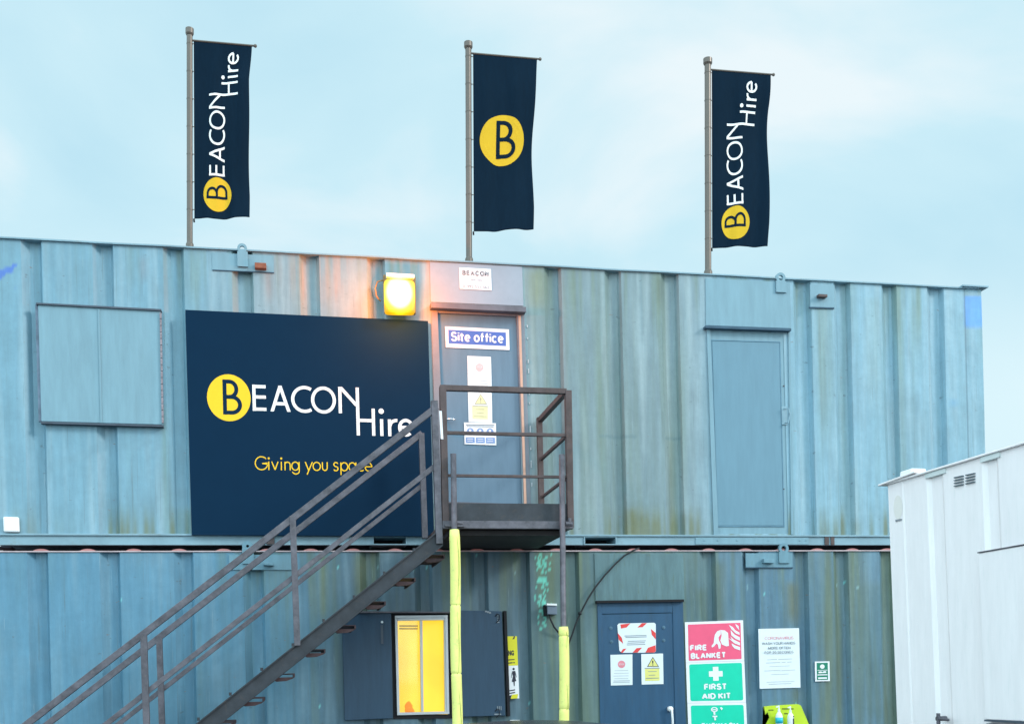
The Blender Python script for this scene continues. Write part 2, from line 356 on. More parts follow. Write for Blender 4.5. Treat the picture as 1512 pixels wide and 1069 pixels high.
# ------------------------------------------------------------------ world, sun
SUN=V((.80,-.52,.50)).normalized()
w=bpy.data.worlds.new('World'); S.world=w; w.use_nodes=True; nt=w.node_tree; N=nt.nodes; L=nt.links
bg=N['Background']; bg.inputs['Strength'].default_value=.1
sky=N.new('ShaderNodeTexSky'); sky.sky_type='NISHITA'; sky.sun_disc=False
sky.sun_elevation=math.asin(SUN.z); sky.sun_rotation=math.atan2(SUN.x,SUN.y)
tc=N.new('ShaderNodeTexCoord')
mp=N.new('ShaderNodeMapping'); mp.inputs['Scale'].default_value=(1,1,2.2); L.new(tc.outputs['Generated'],mp.inputs[0])
nz=N.new('ShaderNodeTexNoise'); nz.inputs['Scale'].default_value=2.7; nz.inputs['Detail'].default_value=7; nz.inputs['Roughness'].default_value=.48; nz.inputs['Distortion'].default_value=.4
L.new(mp.outputs[0],nz.inputs[0])
cr=N.new('ShaderNodeValToRGB'); e=cr.color_ramp.elements
e[0].position=.36; e[0].color=(.52,.79,.905,1); e[1].position=.64; e[1].color=(.84,.945,.98,1)
x=cr.color_ramp.elements.new(.5); x.color=(.60,.85,.94,1)
L.new(nz.outputs['Fac'],cr.inputs[0])
sc=N.new('ShaderNodeVectorMath'); sc.operation='SCALE'; sc.inputs['Scale'].default_value=10.6; L.new(cr.outputs[0],sc.inputs[0])
# unseen sky glow added behind the viewer as fill; sky pales towards the horizon
nm=N.new('ShaderNodeVectorMath'); nm.operation='NORMALIZE'; L.new(tc.outputs['Generated'],nm.inputs[0])
dt=N.new('ShaderNodeVectorMath'); dt.operation='DOT_PRODUCT'; dt.inputs[1].default_value=V((-.55,-.72,.42)).normalized(); L.new(nm.outputs[0],dt.inputs[0])
gr=N.new('ShaderNodeMapRange'); gr.interpolation_type='SMOOTHSTEP'; gr.inputs[1].default_value=-.15; gr.inputs[2].default_value=.95; gr.inputs[3].default_value=10.8; gr.inputs[4].default_value=30
L.new(dt.outputs['Value'],gr.inputs[0]); L.new(gr.outputs[0],sc.inputs['Scale'])
mx=N.new('ShaderNodeMix'); mx.data_type='RGBA'; mx.inputs['Factor'].default_value=.9
sx=N.new('ShaderNodeSeparateXYZ'); L.new(nm.outputs[0],sx.inputs[0])
hz=N.new('ShaderNodeMapRange'); hz.interpolation_type='SMOOTHSTEP'; hz.inputs[1].default_value=.36; hz.inputs[2].default_value=.20; hz.inputs[3].default_value=0; hz.inputs[4].default_value=.75; L.new(sx.outputs['Z'],hz.inputs[0])
hm=N.new('ShaderNodeMix'); hm.data_type='RGBA'; hm.inputs['B'].default_value=(.76,.94,.985,1); L.new(hz.outputs[0],hm.inputs['Factor']); L.new(cr.outputs[0],hm.inputs['A']); L.new(hm.outputs['Result'],sc.inputs[0])
L.new(sky.outputs[0],mx.inputs['A']); L.new(sc.outputs[0],mx.inputs['B']); L.new(mx.outputs['Result'],bg.inputs['Color'])
sl=bpy.data.lights.new('sun','SUN'); sl.energy=1.9; sl.angle=math.radians(12); sl.color=(1,.96,.9)
so=bpy.data.objects.new('sun',sl); COL.objects.link(so); so.rotation_euler=SUN.to_track_quat('Z','Y').to_euler(); so.location=(5,-10,12)
S.view_settings.view_transform='Standard'; S.view_settings.look='None'; S.view_settings.exposure=0; S.view_settings.gamma=1

# ------------------------------------------------------------------ ground
bm=B(); bmesh.ops.create_grid(bm,x_segments=8,y_segments=8,size=600)
g=obj('ground',bm,M['asphalt']); g['kind']='structure'

# ------------------------------------------------------------------ corrugated walls
def sm(a,b,x):
    t=min(1,max(0,(x-a)/(b-a))); return t*t*(3-2*t)
def mixc(a,b,t): return [p+(q-p)*t for p,q in zip(a,b)]
def nz3(x,y,z): return noise.noise(V((x,y,z)))
def corrugated(name,x0,x1,z0,z1,recs,holes,colf,parent,depth=.056,fl=.036):
    """recs: (xa,xb) recesses; holes: (xa,xb,za,zb)"""
    def prof(x):
        for a,b in recs:
            if a<=x<=b:
                return -depth*min(1,(x-a)/.062,(b-x)/.026)
        return 0
    xs=set(); st=.014; n=int((x1-x0)/st)
    xs.update(x0+(x1-x0)*i/n for i in range(n+1))
    cr=[]
    for a,b in recs: cr+= [a,a+.062,b-.026,b]
    for a,b,c,d in holes: cr+=[a,b]
    xs=[x for x in xs if all(abs(x-c)>.004 for c in cr)]+[c for c in cr if x0<=c<=x1]
    xs=sorted(set(xs))
    zs=[z0+(z1-z0)*i/int((z1-z0)/.028) for i in range(int((z1-z0)/.028)+1)]
    for a,b,c,d in holes:
        for q in(c,d):
            if z0<q<z1: zs=[z for z in zs if abs(z-q)>.006]+[q]
    zs=sorted(set(zs))
    verts=[];cols=[]
    for z in zs:
        for x in xs:
            y=-prof(x)+.004*nz3(x*1.3,z*1.1,3)
            p=V((x,y,z)); verts.append(p); cols.append(colf(x,z,*proj(p)))
    nx=len(xs); faces=[]
    for j in range(len(zs)-1):
        zc=(zs[j]+zs[j+1])/2
        for i in range(nx-1):
            xc=(xs[i]+xs[i+1])/2
            if any(a<xc<b and c<zc<d for a,b,c,d in holes): continue
            k=j*nx+i; faces.append((k,k+1,k+nx+1,k+nx))
    me=bpy.data.meshes.new(name); me.from_pydata(verts,[],faces); me.update()
    at=me.color_attributes.new('paint','FLOAT_COLOR','POINT')
    flat=[]
    for c in cols: flat+=[max(.004,c[0]),max(.004,c[1]),max(.004,c[2]),1]
    at.data.foreach_set('color',flat)
    me.materials.append(M['wall']); o=bpy.data.objects.new(name,me); COL.objects.link(o); o.parent=parent
    return o
def streak(x,z,seed,fx=9,fz=.5): return nz3(x*fx,seed,z*fz)*.6+nz3(x*fx*2.7,seed+5,z*fz*1.7)*.4
GREEN=(.165,.225,.15); OLIVE=(.15,.16,.06); RUST=(.33,.15,.09); PALE=(.42,.52,.55)
def colU(x,z,px,py):
    c=[.172,.325,.415]
    c=mixc(c,(.225,.315,.36),sm(250,420,px)*(1-sm(1020,1080,px)))
    c=mixc(c,(.175,.25,.275),sm(760,800,px)*(1-sm(960,1030,px))*.8)
    c=mixc(c,(.225,.385,.475),sm(1020,1120,px))
    s=streak(x,z,1); s2=streak(x,z,9,5,.35); s3=streak(x,z,23,15,.9)
    top=1-sm(355,470,py-px*.05); bot=sm(640,790,py)
    c=mixc(c,GREEN,min(.6,max(0,s*1.5-.05)*(.25+.75*top)*(1 if px>150 else .35)))
    c=mixc(c,GREEN,min(.7,max(0,s2*1.6+.1)*sm(770,790,px)*(1-sm(1000,1030,px))*.55))
    c=mixc(c,GREEN,min(.6,max(0,s2*1.6+.2)*sm(1180,1205,px)*(1-sm(1340,1380,px))*.4))
    c=mixc(c,PALE,min(.5,max(0,-s*1.4)*.5))
    c=mixc(c,(.16,.27,.33),min(.5,max(0,s3*1.5-.15)*.5))
    # rusty run-off near the top in the middle
    c=mixc(c,(.42,.30,.24),min(.5,max(0,s3*1.6+.12)*(1-sm(390,470,py))*sm(380,470,px)*(1-sm(600,760,px))))
    # algae at the foot
    b=sm(735,790,py)
    c=mixc(c,OLIVE,min(.7,b*max(0,s*2+.25)*(1 if px>150 else .3)))
    for cx,ww,y0,y1,am,cc in [(240,5,600,790,.55,GREEN),(268,14,752,790,.7,GREEN),(925,9,752,790,.8,OLIVE),(1004,7,758,790,.75,(.10,.12,.07)),(985,5,640,790,.5,OLIVE),
                           (1216,11,440,690,.55,OLIVE),(1258,7,770,790,.6,OLIVE),(793,16,400,470,.55,(.24,.26,.10)),(975,4,410,470,.6,(.12,.14,.08)),(196,7,360,440,.35,GREEN),(285,8,370,470,.3,GREEN),
                           (1290,10,440,640,.3,GREEN),(398,7,396,455,.4,RUST),(450,5,385,460,.35,(.5,.27,.2)),(832,4,400,700,.25,(.38,.30,.34)),(215,6,380,420,.25,RUST)]:
        lean=cx+(py-500)*.0244
        d=abs(px-lean)/ww
        if d<1.6: c=mixc(c,cc,am*max(0,1-d/1.6)*sm(y0-8,y0+8,py)*(1-sm(y1-(y1-y0)*.55,y1+6,py) if y1<789 else 1)*(.7+.6*max(-.5,s3)))
    # blue paint marks
    r=nz3(x*9,4,z*9)
    if px<38 and 386<py<432: c=mixc(c,(.07,.16,.56),.8*sm(.02,.22,r*1.2+.28-abs(py-405)/34-max(0,px-24)/20+.3*nz3(x*30,2,z*30)))
    
    c=mixc(c,(.12,.33,.74),.85*sm(1421,1426,px-(py-437)*.02)*sm(435,440,py)*(1-sm(480,486,py)))
    if 1423.5<px-(py-437)*.024<1425.2: c=mixc(c,(.06,.12,.16),.6)
    d=math.hypot(px-1408,py-595)/9
    c=mixc(c,(.16,.38,.60),.5*max(0,1-d))
    # brushed touch-up smears
    for (ax,ay,bx,by,ww) in [(78,688,128,670,7),(140,662,160,655,8),(185,655,215,652,9)]:
        t=max(0,min(1,((px-ax)*(bx-ax)+(py-ay)*(by-ay))/((bx-ax)**2+(by-ay)**2))); dd=math.hypot(px-ax-t*(bx-ax),py-ay-t*(by-ay))
        c=mixc(c,(.17,.31,.39),.7*(1-sm(ww-2,ww+2,dd+2*r)))
    if abs(py-(645+(px-888)*.022))<1.3 and 886<px<1040: c=mixc(c,(.12,.2,.22),.55)
    return c
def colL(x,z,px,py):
    c=[.100,.240,.345]  # base colour darkened to carry the shade low in the yard
    c=mixc(c,(.080,.140,.185),sm(380,560,px))  # middle darker still: shade of the landing put into the colour
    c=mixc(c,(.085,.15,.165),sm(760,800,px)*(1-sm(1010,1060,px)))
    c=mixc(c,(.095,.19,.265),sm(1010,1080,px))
    s=streak(x,z,51); s2=streak(x,z,61,5,.35); s3=streak(x,z,71,15,.9)
    top=1-sm(815,930,py)
    am=sm(200,480,px)*.8+.15
    c=mixc(c,(.15,.19,.09),min(.65,max(0,s*1.7+.02)*am*(.5+.5*top)))
    c=mixc(c,(.15,.20,.13),min(.6,max(0,s2*1.5+.25)*sm(770,790,px)*(1-sm(1000,1100,px))*.8))
    c=mixc(c,(.13,.17,.11),min(.75,max(0,s2*1.8+.3)*sm(1170,1200,px)*.8))
    c=mixc(c,(.25,.38,.44),min(.4,max(0,-s*1.2)*.5))
    c=mixc(c,(.06,.11,.14),min(.5,max(0,s3*1.5-.1)*.6*am))
    for cx,ww,y0,y1,a_,cc in [(478,10,815,920,.6,(.17,.20,.07)),(538,13,818,910,.6,(.17,.19,.07)),(1062,10,830,960,.7,(.10,.12,.05)),(1170,9,860,925,.75,(.15,.14,.04)),
                              (1216,14,815,960,.45,(.11,.15,.10)),(1290,16,860,1069,.45,(.10,.15,.10)),(1172,10,1018,1040,.6,(.12,.13,.03)),(925,14,830,880,.5,(.11,.14,.10)),(1035,7,870,930,.5,(.10,.13,.04))]:
        d=abs(px-cx-(py-900)*.0244)/ww
        if d<1.6: c=mixc(c,cc,a_*max(0,1-d/1.6)*sm(y0-8,y0+8,py)*(1-sm(y1-25,y1+12,py))*(.8+.6*max(-.6,s3)))
    r=nz3(x*42,8,z*60)
    env=math.exp(-((px-801)/9)**2)*(1 if 822<py<855 else .75 if py<930 else 0)
    if 818<py<930 and env>.06 and r*1.2+env*.75>.66: c=mixc(c,(.16,.62,.50),.85)
    if abs(px-800)<12-abs(py-857)*5 : c=mixc(c,(.16,.62,.50),.85)
    env=math.exp(-((px-905)/10)**2-((py-826)/9)**2)
    if r+env*.7>.75: c=mixc(c,(.2,.6,.6),.8)
    if nz3(x*30,18,z*30)>.72 and 440<px and py<880: c=mixc(c,(.3,.5,.52),.5)
    return c
def R2(lst,y): return [(P(a,y).x,P(b,y).x) for a,b in lst]

# ================================================================== upper cabin
zt=P(600,384).z; zr=P(600,789.5).z; zb=P(600,804.5).z
XL=P(-22,600).x; XR=P(1453,600).x
U=thing('site_cabin','upper pale blue corrugated steel site cabin with two doors, stacked on the lower one','cabin',(0,0,0))
def hole(x0,y0,x1,y1):
    a=P(x0,y0);b=P(x1,y1);return (a.x,b.x,b.z,a.z)
cor=R2([(41,63),(146,169),(250,273),(351,375),(451,473),(550,569),(811,830),(900,918),(983,1003),(1178,1198),(1237,1256),(1308,1319),(1375,1394)],450)
cor=[(a-.045,a+max(b-a,.125)) for a,b in cor]
hU=[hole(640,462,771,744),hole(1050,488,1164,788)]
corrugated('corrugated_wall',XL,XR,zr,zt,cor,hU,colU,U)
# corner posts, roof, other three sides
bm=B(); box(bm,XR-.165,XR-.002,.006,.059,zr,zt-.012); obj('corner_post',bm,M['blue'],U)
bm=B(); box(bm,XL-.004,XL+.06,-.006,.1,zr,zt); obj('corner_post',bm,M['blue'],U,bevel=.004)
bm=B(); box(bm,XL,XR,.06,2.9,zr,zt-.01); obj('side_wall',bm,M['blue'],U)
# remove the front face of that inner body so that doorways stay open
def roofsheet(name,x0,x1,y0,y1,z,m,parent,hgt,wid,pitch,start,flat=.012):
    bm=B(); xs=[];
    x=start
    pts=[(x0,0)]
    while x<x1-wid:
        if x>x0+.02:
            for k in range(7):
                t=k/6; pts.append((x+wid*t,hgt*math.sin(math.pi*t)**.8 if 0<t<1 else 0))
        x+=pitch
    pts.append((x1,0))
    for (a,b),(c,d) in zip(pts,pts[1:]):
        if c-a<1e-5: continue
        hexa(bm,[V((a,y0,z-flat)),V((c,y0,z-flat)),V((c,y0,z+d)),V((a,y0,z+b))],[V((a,y1,z-flat)),V((c,y1,z-flat)),V((c,y1,z+d)),V((a,y1,z+b))])
    bmesh.ops.remove_doubles(bm,verts=bm.verts,dist=1e-5)
    return obj(name,bm,m,parent)
bm=B(); 
# eave lip, slightly buckled along its length
n=60
for i in range(n):
    a=XL-.01+(XR-XL-.03)*i/n; b=XL-.01+(XR-XL-.03)*(i+1)/n
    za=zt+.006*nz3(a*1.7,2,0); zb_=zt+.006*nz3(b*1.7,2,0)
    hexa(bm,[V((a,-.022,za)),V((b,-.022,zb_)),V((b,-.022,zb_+.013)),V((a,-.022,za+.013))],[V((a,.06,za)),V((b,.06,zb_)),V((b,.06,zb_+.013)),V((a,.06,za+.013))])
bmesh.ops.remove_doubles(bm,verts=bm.verts,dist=1e-5)
obj('roof_edge',bm,M['blue_rail'],U)
bm=B(); box(bm,XL,XR,.06,2.9,zt-.008,zt+.004); obj('roof',bm,M['blue_rail'],U)
bm=B(); box(bm,P(1418,424).x,P(1456,426).x,-.045,.12,zt+.012,zt+.03); obj('corner_casting',bm,M['blue_rail'],U,bevel=.003)
# bottom rail with fork pockets
pk=[(550,601),(862,910)]
xs=[XL]+[P(v,798).x for p in pk for v in p]+[XR]
bm=B()
for a,b in((xs[0],xs[1]),(xs[2],xs[3]),(xs[4],xs[5])):
    box(bm,a,b,.0,.05,zb,zr-.012)
box(bm,XL,XR,-.018,.05,zr-.012,zr+.004); 
obj('bottom_rail',bm,M['blue_rail'],U,bevel=.002)
for a,b in((xs[1],xs[2]),(xs[3],xs[4])):
    bm=B(); t=.01
    box(bm,a,a+t,-.012,.6,zb,zr-.0125); box(bm,b-t,b,-.012,.6,zb,zr-.0125); box(bm,a+t,b-t,-.012,.6,zb,zb+t); box(bm,a+t,b-t,-.006,.6,zr-.022,zr-.0125)
    po=obj('fork_pocket',bm,M['blue_rail'],U)
    box_=B(); box(box_,a+t,b-t,.3,.31,zb+t,zr-.022); obj('back_plate',box_,M['black'],po)
bm=B(); slab(bm,rc(1027,793,1194,803.5,0.0244,0),.0,.008)
for px in (1040,1060,1088,1135,1181,1190): 
    c=P(px,797.5,.008); tube(bm,[c,c+V((0,-.006,0))],.006,8)
obj('rail_patch',bm,M['blue'],U)
bm=B(); slab(bm,[(1218,790),(1224,790),(1224.3,804),(1218.3,804)],0,.012); slab(bm,[(1227,790),(1232,790),(1232.3,804),(1227.3,804)],0,.012); obj('rail_bracket',bm,M['steel_brown'],U)
bm=B(); slab(bm,rc(393,790,405,803),0,.02); obj('rail_bracket',bm,M['steel_brown'],U)
# floor mass behind the rail
bm=B(); box(bm,XL+.02,XR-.02,.35,2.85,zb-.0,zr-.015); obj('floor_frame',bm,M['edge'],U)

def lug(cx,cy,r,yb,d,parent,m,hole_r=None):
    hole_r=hole_r or r*.5
    bm=B(); c=P(cx,cy,d+.018); b=P(cx,yb,d+.018); k=r*(c.y-CAM.y)/F*1.02
    k=(P(cx+r,cy,d+.018)-c).length; h=k*hole_r/r
    outer=[];inner=[];n=28
    for i in range(n):
        a=2*math.pi*i/n; dx,dz=math.cos(a),math.sin(a)
        outer.append((c.x+dx*k, c.z+dz*k)); inner.append((c.x+dx*h,c.z+dz*h))
    def ring(y): return [bm.verts.new((x,y,z)) for x,z in outer],[bm.verts.new((x,y,z)) for x,z in inner]
    of,inf=ring(c.y); ob,inb=ring(c.y+.03)
    for i in range(n):
        j=(i+1)%n
        bm.faces.new((of[i],of[j],inf[j],inf[i])); bm.faces.new((ob[j],ob[i],inb[i],inb[j]))
        bm.faces.new((of[j],of[i],ob[i],ob[j])); bm.faces.new((inf[i],inf[j],inb[j],inb[i]))
    box(bm,c.x-k*1.02,c.x+k*1.12,c.y-.001,c.y+.031,b.z,c.z-h*1.35)
    return obj('lifting_lug',bm,m,parent)
def stub(x0,y0,x1,y1,d,parent,m):
    bm=B(); slab(bm,rc(x0,y0,x1,y1,.0244,.05),d-.01,d+.05); return obj('welded_stub',bm,m,parent,bevel=.003)
bm=B(); slab(bm,[(313,373),(404,378),(404.6,402),(313.6,398)],.0,.008); obj('lug_plate',bm,M['blue'],U)
bm=B(); slab(bm,[(313.6,398),(404.6,402),(404.6,403.2),(313.6,399.2)],.0,.011); obj('plate_edge',bm,M['seam'],U)
lug(357.5,366.5,7.2,393.5,.008,U,M['blue']); stub(376,387.5,393,395.5,.008,U,M['rust'])
bm=B(); slab(bm,rc(1196,420,1232,453,.02,.03),.0,.012); obj('lug_plate',bm,M['blue'],U)
bm=B(); slab(bm,rc(1195,453,1232,454.7,.02,.03),.0,.016); obj('plate_edge',bm,M['seam'],U)
stub(1209,434,1222,438,.012,U,M['steel_brown'])
# shutter, upper left
sh=obj('window_shutter',one(slab,[(56,450),(237,459),(240.5,627),(61,622)],.0,.045),M['blue'],U,bevel=.004)
bm=B()
slab(bm,[(53,446.8),(238,456.4),(238,459),(53.1,449.2)],.0,.062)
obj('drip_edge',bm,M['edge'],sh)
bm=B(); slab(bm,[(60,622.5),(241,627.5),(241,630),(60,625)],.0,.058); obj('bottom_edge',bm,M['edge'],sh)
bm=B()
for k in range(17):
    y=462+k*9.6; slab(bm,[(235.5+(y-459)*.0195,y),(238.3+(y-459)*.0195,y),(238.3+(y+8.6-459)*.0195,y+8.6),(235.5+(y+8.6-459)*.0195,y+8.6)],.044,.06)
obj('hinge',bm,mat('faded hinge',(.26,.22,.25),.6,var=.3,scale=30),sh)
bm=B(); slab(bm,[(52,449),(57,450),(62,622),(57,622)],.0,.03); obj('side_edge',bm,mat('shutter side',(.15,.2,.27),.6,var=.3,scale=12),sh)
bm=B(); slab(bm,[(144,456.5),(147,456.5),(151,624.5),(148,624.5)],.044,.052); obj('rib',bm,M['blue'],sh,bevel=.002)
# white vent cap lower left
v=obj('vent_cover',one(slab,[(4,762.5),(27.5,763),(28.5,785.5),(5,785)],.0,.035),M['whiteplastic'],None,bevel=.012)
tag(v,'small square white plastic cover low on the upper cabin, far left','vent cover')

def frame_rect(bm,q,wd,d0,d1):     # four butted bars inside quad q (TL,TR,BR,BL), wd px wide
    (ax,ay),(bx,by),(cx,cy),(dx,dy)=q
    slab(bm,[(ax,ay),(bx,by),(bx,by+wd),(ax,ay+wd)],d0,d1)
    slab(bm,[(dx,dy-wd),(cx,cy-wd),(cx,cy),(dx,dy)],d0,d1)
    s=(dx-ax)/(dy-ay); s2=(cx-bx)/(cy-by)
    slab(bm,[(ax+s*wd,ay+wd),(ax+wd+s*wd,ay+wd),(dx+wd-s*wd,dy-wd),(dx-s*wd,dy-wd)],d0,d1-.0015)
    slab(bm,[(bx-wd+s2*wd,by+wd),(bx+s2*wd,by+wd),(cx-s2*wd,cy-wd),(cx-wd-s2*wd,cy-wd)],d0,d1-.0015)
# --- site office door
fs=obj('door_fascia',one(slab,[(634.5,386),(771,393.5),(773,452),(636,446)],.0,.008),M['grey_fascia'],U,bevel=.003)
bm=B(); slab(bm,[(636,446.5),(777,453),(777,461),(636.4,454.5)],.0,.085); obj('door_lintel',bm,M['lintel'],U,bevel=.004)
fr=B()
slab(fr,[(636.5,455),(646,455.5),(659,760),(646,760)],-.05,.012)
slab(fr,[(763,461),(774,461.6),(784,746),(774,746)],-.05,.008)
slab(fr,[(646,456),(763,461),(763,467),(646,462)],-.05,.006)
D1=obj('door_frame',fr,M['frame_grey'],U,bevel=.002)
bm=B(); slab(bm,[(765.5,466),(769,466.3),(777.6,745),(774.1,745)],-.04,.016); obj('jamb_strip',bm,M['salmon'],D1)
bm=B()
for k in (0,1,3,4,6,7,9,11,12,14):
    y=478+k*16.5+random.random()*6; h=random.uniform(2,11); xx=777.8+(y-478)*.029
    slab(bm,[(xx,y),(xx+1.5,y),(xx+1.5+h*.029,y+h),(xx+h*.029,y+h)],-.01,.009+.0001*k)
obj('paint_chip',bm,M['pale_chip'],D1)
d1=obj('door',one(slab,[(645,463),(766,467.5),(775,748),(655,745)],-.05,-.022),M['door_grey'],U,bevel=.003)
bm=B(); a=P(657,618,.0);b=P(672,619,.035)
tube(bm,[P(659,619,-.02),P(659,619,.03)],.012,10); tube(bm,[P(659,619,.03),P(666,618.5,.034),P(673,620,.034)],.009,10)
obj('handle',bm,M['chrome'],d1,smooth=True)
bm=B(); slab(bm,[(645,740),(778,744),(778,749),(645,745)],-.05,.03); obj('threshold',bm,M['lintel'],U)
# --- right-hand blue door
obj('door_fascia',one(slab,[(1041.5,411),(1166.5,417),(1168,485),(1042.5,480.5)],.0,.009),M['blue'],U,bevel=.003)
bm=B(); slab(bm,[(1041.5,480.7),(1168.5,485.2),(1168.5,488.6),(1041.5,484.2)],.0,.06); obj('door_lintel',bm,M['seam'],U,bevel=.002)
fr=B(); slab(fr,[(1043.5,485),(1049,485.2),(1061,790),(1054,790)],-.05,.014); slab(fr,[(1164,488.5),(1167,488.7),(1172,789),(1168.5,789)],-.05,.014)
obj('door_frame',fr,M['blue'],U,bevel=.002)
bm=B(); slab(bm,[(1049.3,486),(1164,489),(1168,788.7),(1059.3,789)],-.05,-.004); d2=obj('door',bm,M['blue'],U,bevel=.002)
bm=B(); frame_rect(bm,[(1049.5,501.5),(1152,504.5),(1158.5,777.5),(1058.8,777.5)],1.2,-.004,.003); obj('seam_line',bm,M['seam2'],d2)
bm=B(); slab(bm,[(1051.5,503.6),(1150.5,506.3),(1156.8,775.6),(1060,775.6)],-.01,.0015); 
obj('panel',bm,mat('door panel paint',(.13,.255,.335),.42,var=.07,scale=2.5,bump=.1,stretch=STR),d2)
bm=B(); tube(bm,[P(1159,603,.0),P(1159,603,.04),P(1164,603,.045),P(1166.5,612,.045),P(1164,624,.045),P(1159,624,.0)],.006,8); slab(bm,rc(1154,600,1162,627),-.003,.006); obj('handle',bm,M['blue_rail'],d2)
for py in(570,722): bm=B(); c=P(1157,py,-.003); tube(bm,[c,c+V((0,-.01,0))],.006,8); obj('lock_screw',bm,M['steel_brown'],d2)
lug(1153,410,7,431.5,.009,U,M['blue'])

# ================================================================== lower cabin
zt2=P(600,814.5).z; zb2=.18
XR2=XR-.02
Lw=thing('site_cabin','lower shade-darkened blue corrugated steel site cabin with lit window, under the pale upper one','cabin',(0,0,0))
cor2=R2([(50,73),(157,179),(266,286),(368,391),(540,562),(620,640),(700,722),(765,782),(838,853),(1041,1058),(1104,1122),(1178,1195),(1238,1254),(1306,1322)],900)
cor2=[(a-.045,a+max(b-a,.125)) for a,b in cor2]
hL=[hole(584,908,664,1056),(P(888,950).x,P(992,950).x,zb2+.1,P(900,892).z)]
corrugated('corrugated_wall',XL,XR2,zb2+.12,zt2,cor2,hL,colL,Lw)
bm=B(); box(bm,XL,XR2,-.012,.05,zb2,zb2+.12); obj('bottom_rail',bm,M['low_blue'],Lw)
bm=B(); box(bm,XL,XR2,-.012,.05,zt2+.001,zt2+.011); obj('roof_edge',bm,M['low_rail'],Lw)
pit=(P(129,811).x-P(60,811).x)
roofsheet('roof',XL,XR2,-.004,2.85,zt2+.012,M['roofpink'],Lw,.018,.14,pit,P(48,811).x-pit,flat=.0005)
# room behind
bm=B(); 
for (x0,x1,y0,y1,z0,z1) in [(XL,XR2,2.8,2.85,zb2,zt2),(XL,XL+.04,.06,2.8,zb2,zt2),(XR2-.04,XR2,.06,2.8,zb2,zt2),(XL+.04,XR2-.04,.06,2.8,zb2,zb2+.04)]: box(bm,x0,x1,y0,y1,z0,z1)
obj('side_wall',bm,M['low_blue'],Lw)
bm=B()
for x in (XL+.5,XL+3,XL+6,XR2-.6):
    box(bm,x,x+.3,.05,.4,0,zb2-.001); box(bm,x,x+.3,2.4,2.8,0,zb2-.001)
obj('support_block',bm,M['timber'],Lw)
# container castings between the two
for x in (XL+.0,XR2-.17):
    bm=B(); box(bm,x,x+.16,.08,.3,zt2+.05,zb-.001); o=obj('corner_casting',bm,M['edge'],Lw)
bm=B(); slab(bm,[(877.5,817),(1009,817),(1011,887),(879.5,887.5)],.0,.012); 
obj('door_fascia',bm,mat('stained fascia',(.10,.18,.20),.5,var=.2,scale=4,stretch=STR,dirt=(.10,.14,.09),dirtamt=.8),Lw,bevel=.002)
bm=B(); slab(bm,[(881,886.5),(1010,884.5),(1010,888),(881,890)],.0,.05); obj('door_lintel',bm,M['black'],Lw)
z0d=P(900,1069).z
fr=B(); yb=1220
slab(fr,[(882,890),(888.5,890),(896.5,yb),(890,yb)],-.05,.012); slab(fr,[(993,888),(1008.5,888),(1016.5,yb),(1001,yb)],-.05,.012); slab(fr,[(888.6,890),(993,888),(993,904),(888.9,906)],-.05,.010)
obj('door_frame',fr,M['navy_door'],Lw,bevel=.002)
d3=obj('door',one(slab,[(888,906.8),(993.4,904.8),(1001,1208),(896,1210)],-.05,.004),M['navy_door'],Lw,bevel=.002)
bm=B()
for (x,y) in((902,927),(903,947),(980,926),(980,945)):
    bm=B(); c=P(x,y,.004); tube(bm,[c,c+V((0,-.004,0))],.017,14); tube(bm,[c+V((0,-.004,0)),c+V((0,-.012,0))],.008,8)
    obj('bolt',bm,M['washer'],d3)
bm=B(); a=P(988,1046,.0); tube(bm,[a,a+V((0,-.05,0))],.026,14); tube(bm,[a+V((0,-.035,0)),P(992,1048,.05),P(993,1060,.05),P(995.5,1150,.05),P(995.5,1152,0)],.011,10)
obj('handle',bm,M['whiteplastic'],d3,smooth=True)
# lugs
bm=B(); slab(bm,rc(1101,816.5,1170,837,.02,0),.0,.012); obj('lug_plate',bm,M['low_blue'],Lw)
bm=B(); slab(bm,rc(1101,837,1171,838.4,.02,0),.0,.016); obj('plate_edge',bm,M['seam'],Lw)
lug(1157.5,809.5,7.2,831,.012,Lw,M['low_blue']); stub(1128,824.5,1143.5,830.5,.012,Lw,M['low_blue'])
bm=B(); slab(bm,rc(338,819,432,841,.02,0),.0,.012); obj('lug_plate',bm,M['low_blue'],Lw)
lug(365.5,806,8,832,.012,Lw,M['low_blue'],2.2); stub(389,830,404,834,.012,Lw,M['low_blue'])
# window
wn=obj('window_surround',one(frame_rect,[(578,903),(666,902.5),(668.5,1060),(581,1061)],5.5,-.06,.012),M['black'],Lw)
bm=B(); frame_rect(bm,[(583,908.5),(661,907.5),(663.5,1053.5),(586.5,1055.5)],3.8,-.03,.03); fo=obj('window_frame',bm,M['alu'],wn,bevel=.002)
bm=B(); slab(bm,[(587,912.5),(656,911.5),(657,915),(587,916)],-.03,.02); slab(bm,[(620.2,916),(623.8,916),(625.6,1050),(622,1050)],-.03,.018); slab(bm,[(655.5,912),(658.8,912),(660.4,1050),(657.2,1050)],-.03,.022)
obj('sash_bar',bm,M['alu'],wn,bevel=.001)
def glassmat():
    m,nt,b=nodes('window glass'); N=nt.nodes; L=nt.links
    t=N.new('ShaderNodeBsdfTransparent'); t.inputs[0].default_value=(.96,.96,.92,1); gl=N.new('ShaderNodeBsdfGlossy'); gl.inputs['Roughness'].default_value=.05
    fz=N.new('ShaderNodeFresnel'); fz.inputs[0].default_value=1.45; mx=N.new('ShaderNodeMixShader'); L.new(fz.outputs[0],mx.inputs[0]); L.new(t.outputs[0],mx.inputs[1]); L.new(gl.outputs[0],mx.inputs[2])
    L.new(mx.outputs[0],nt.nodes['Material Output'].inputs['Surface']); nt.nodes.remove(b); return m
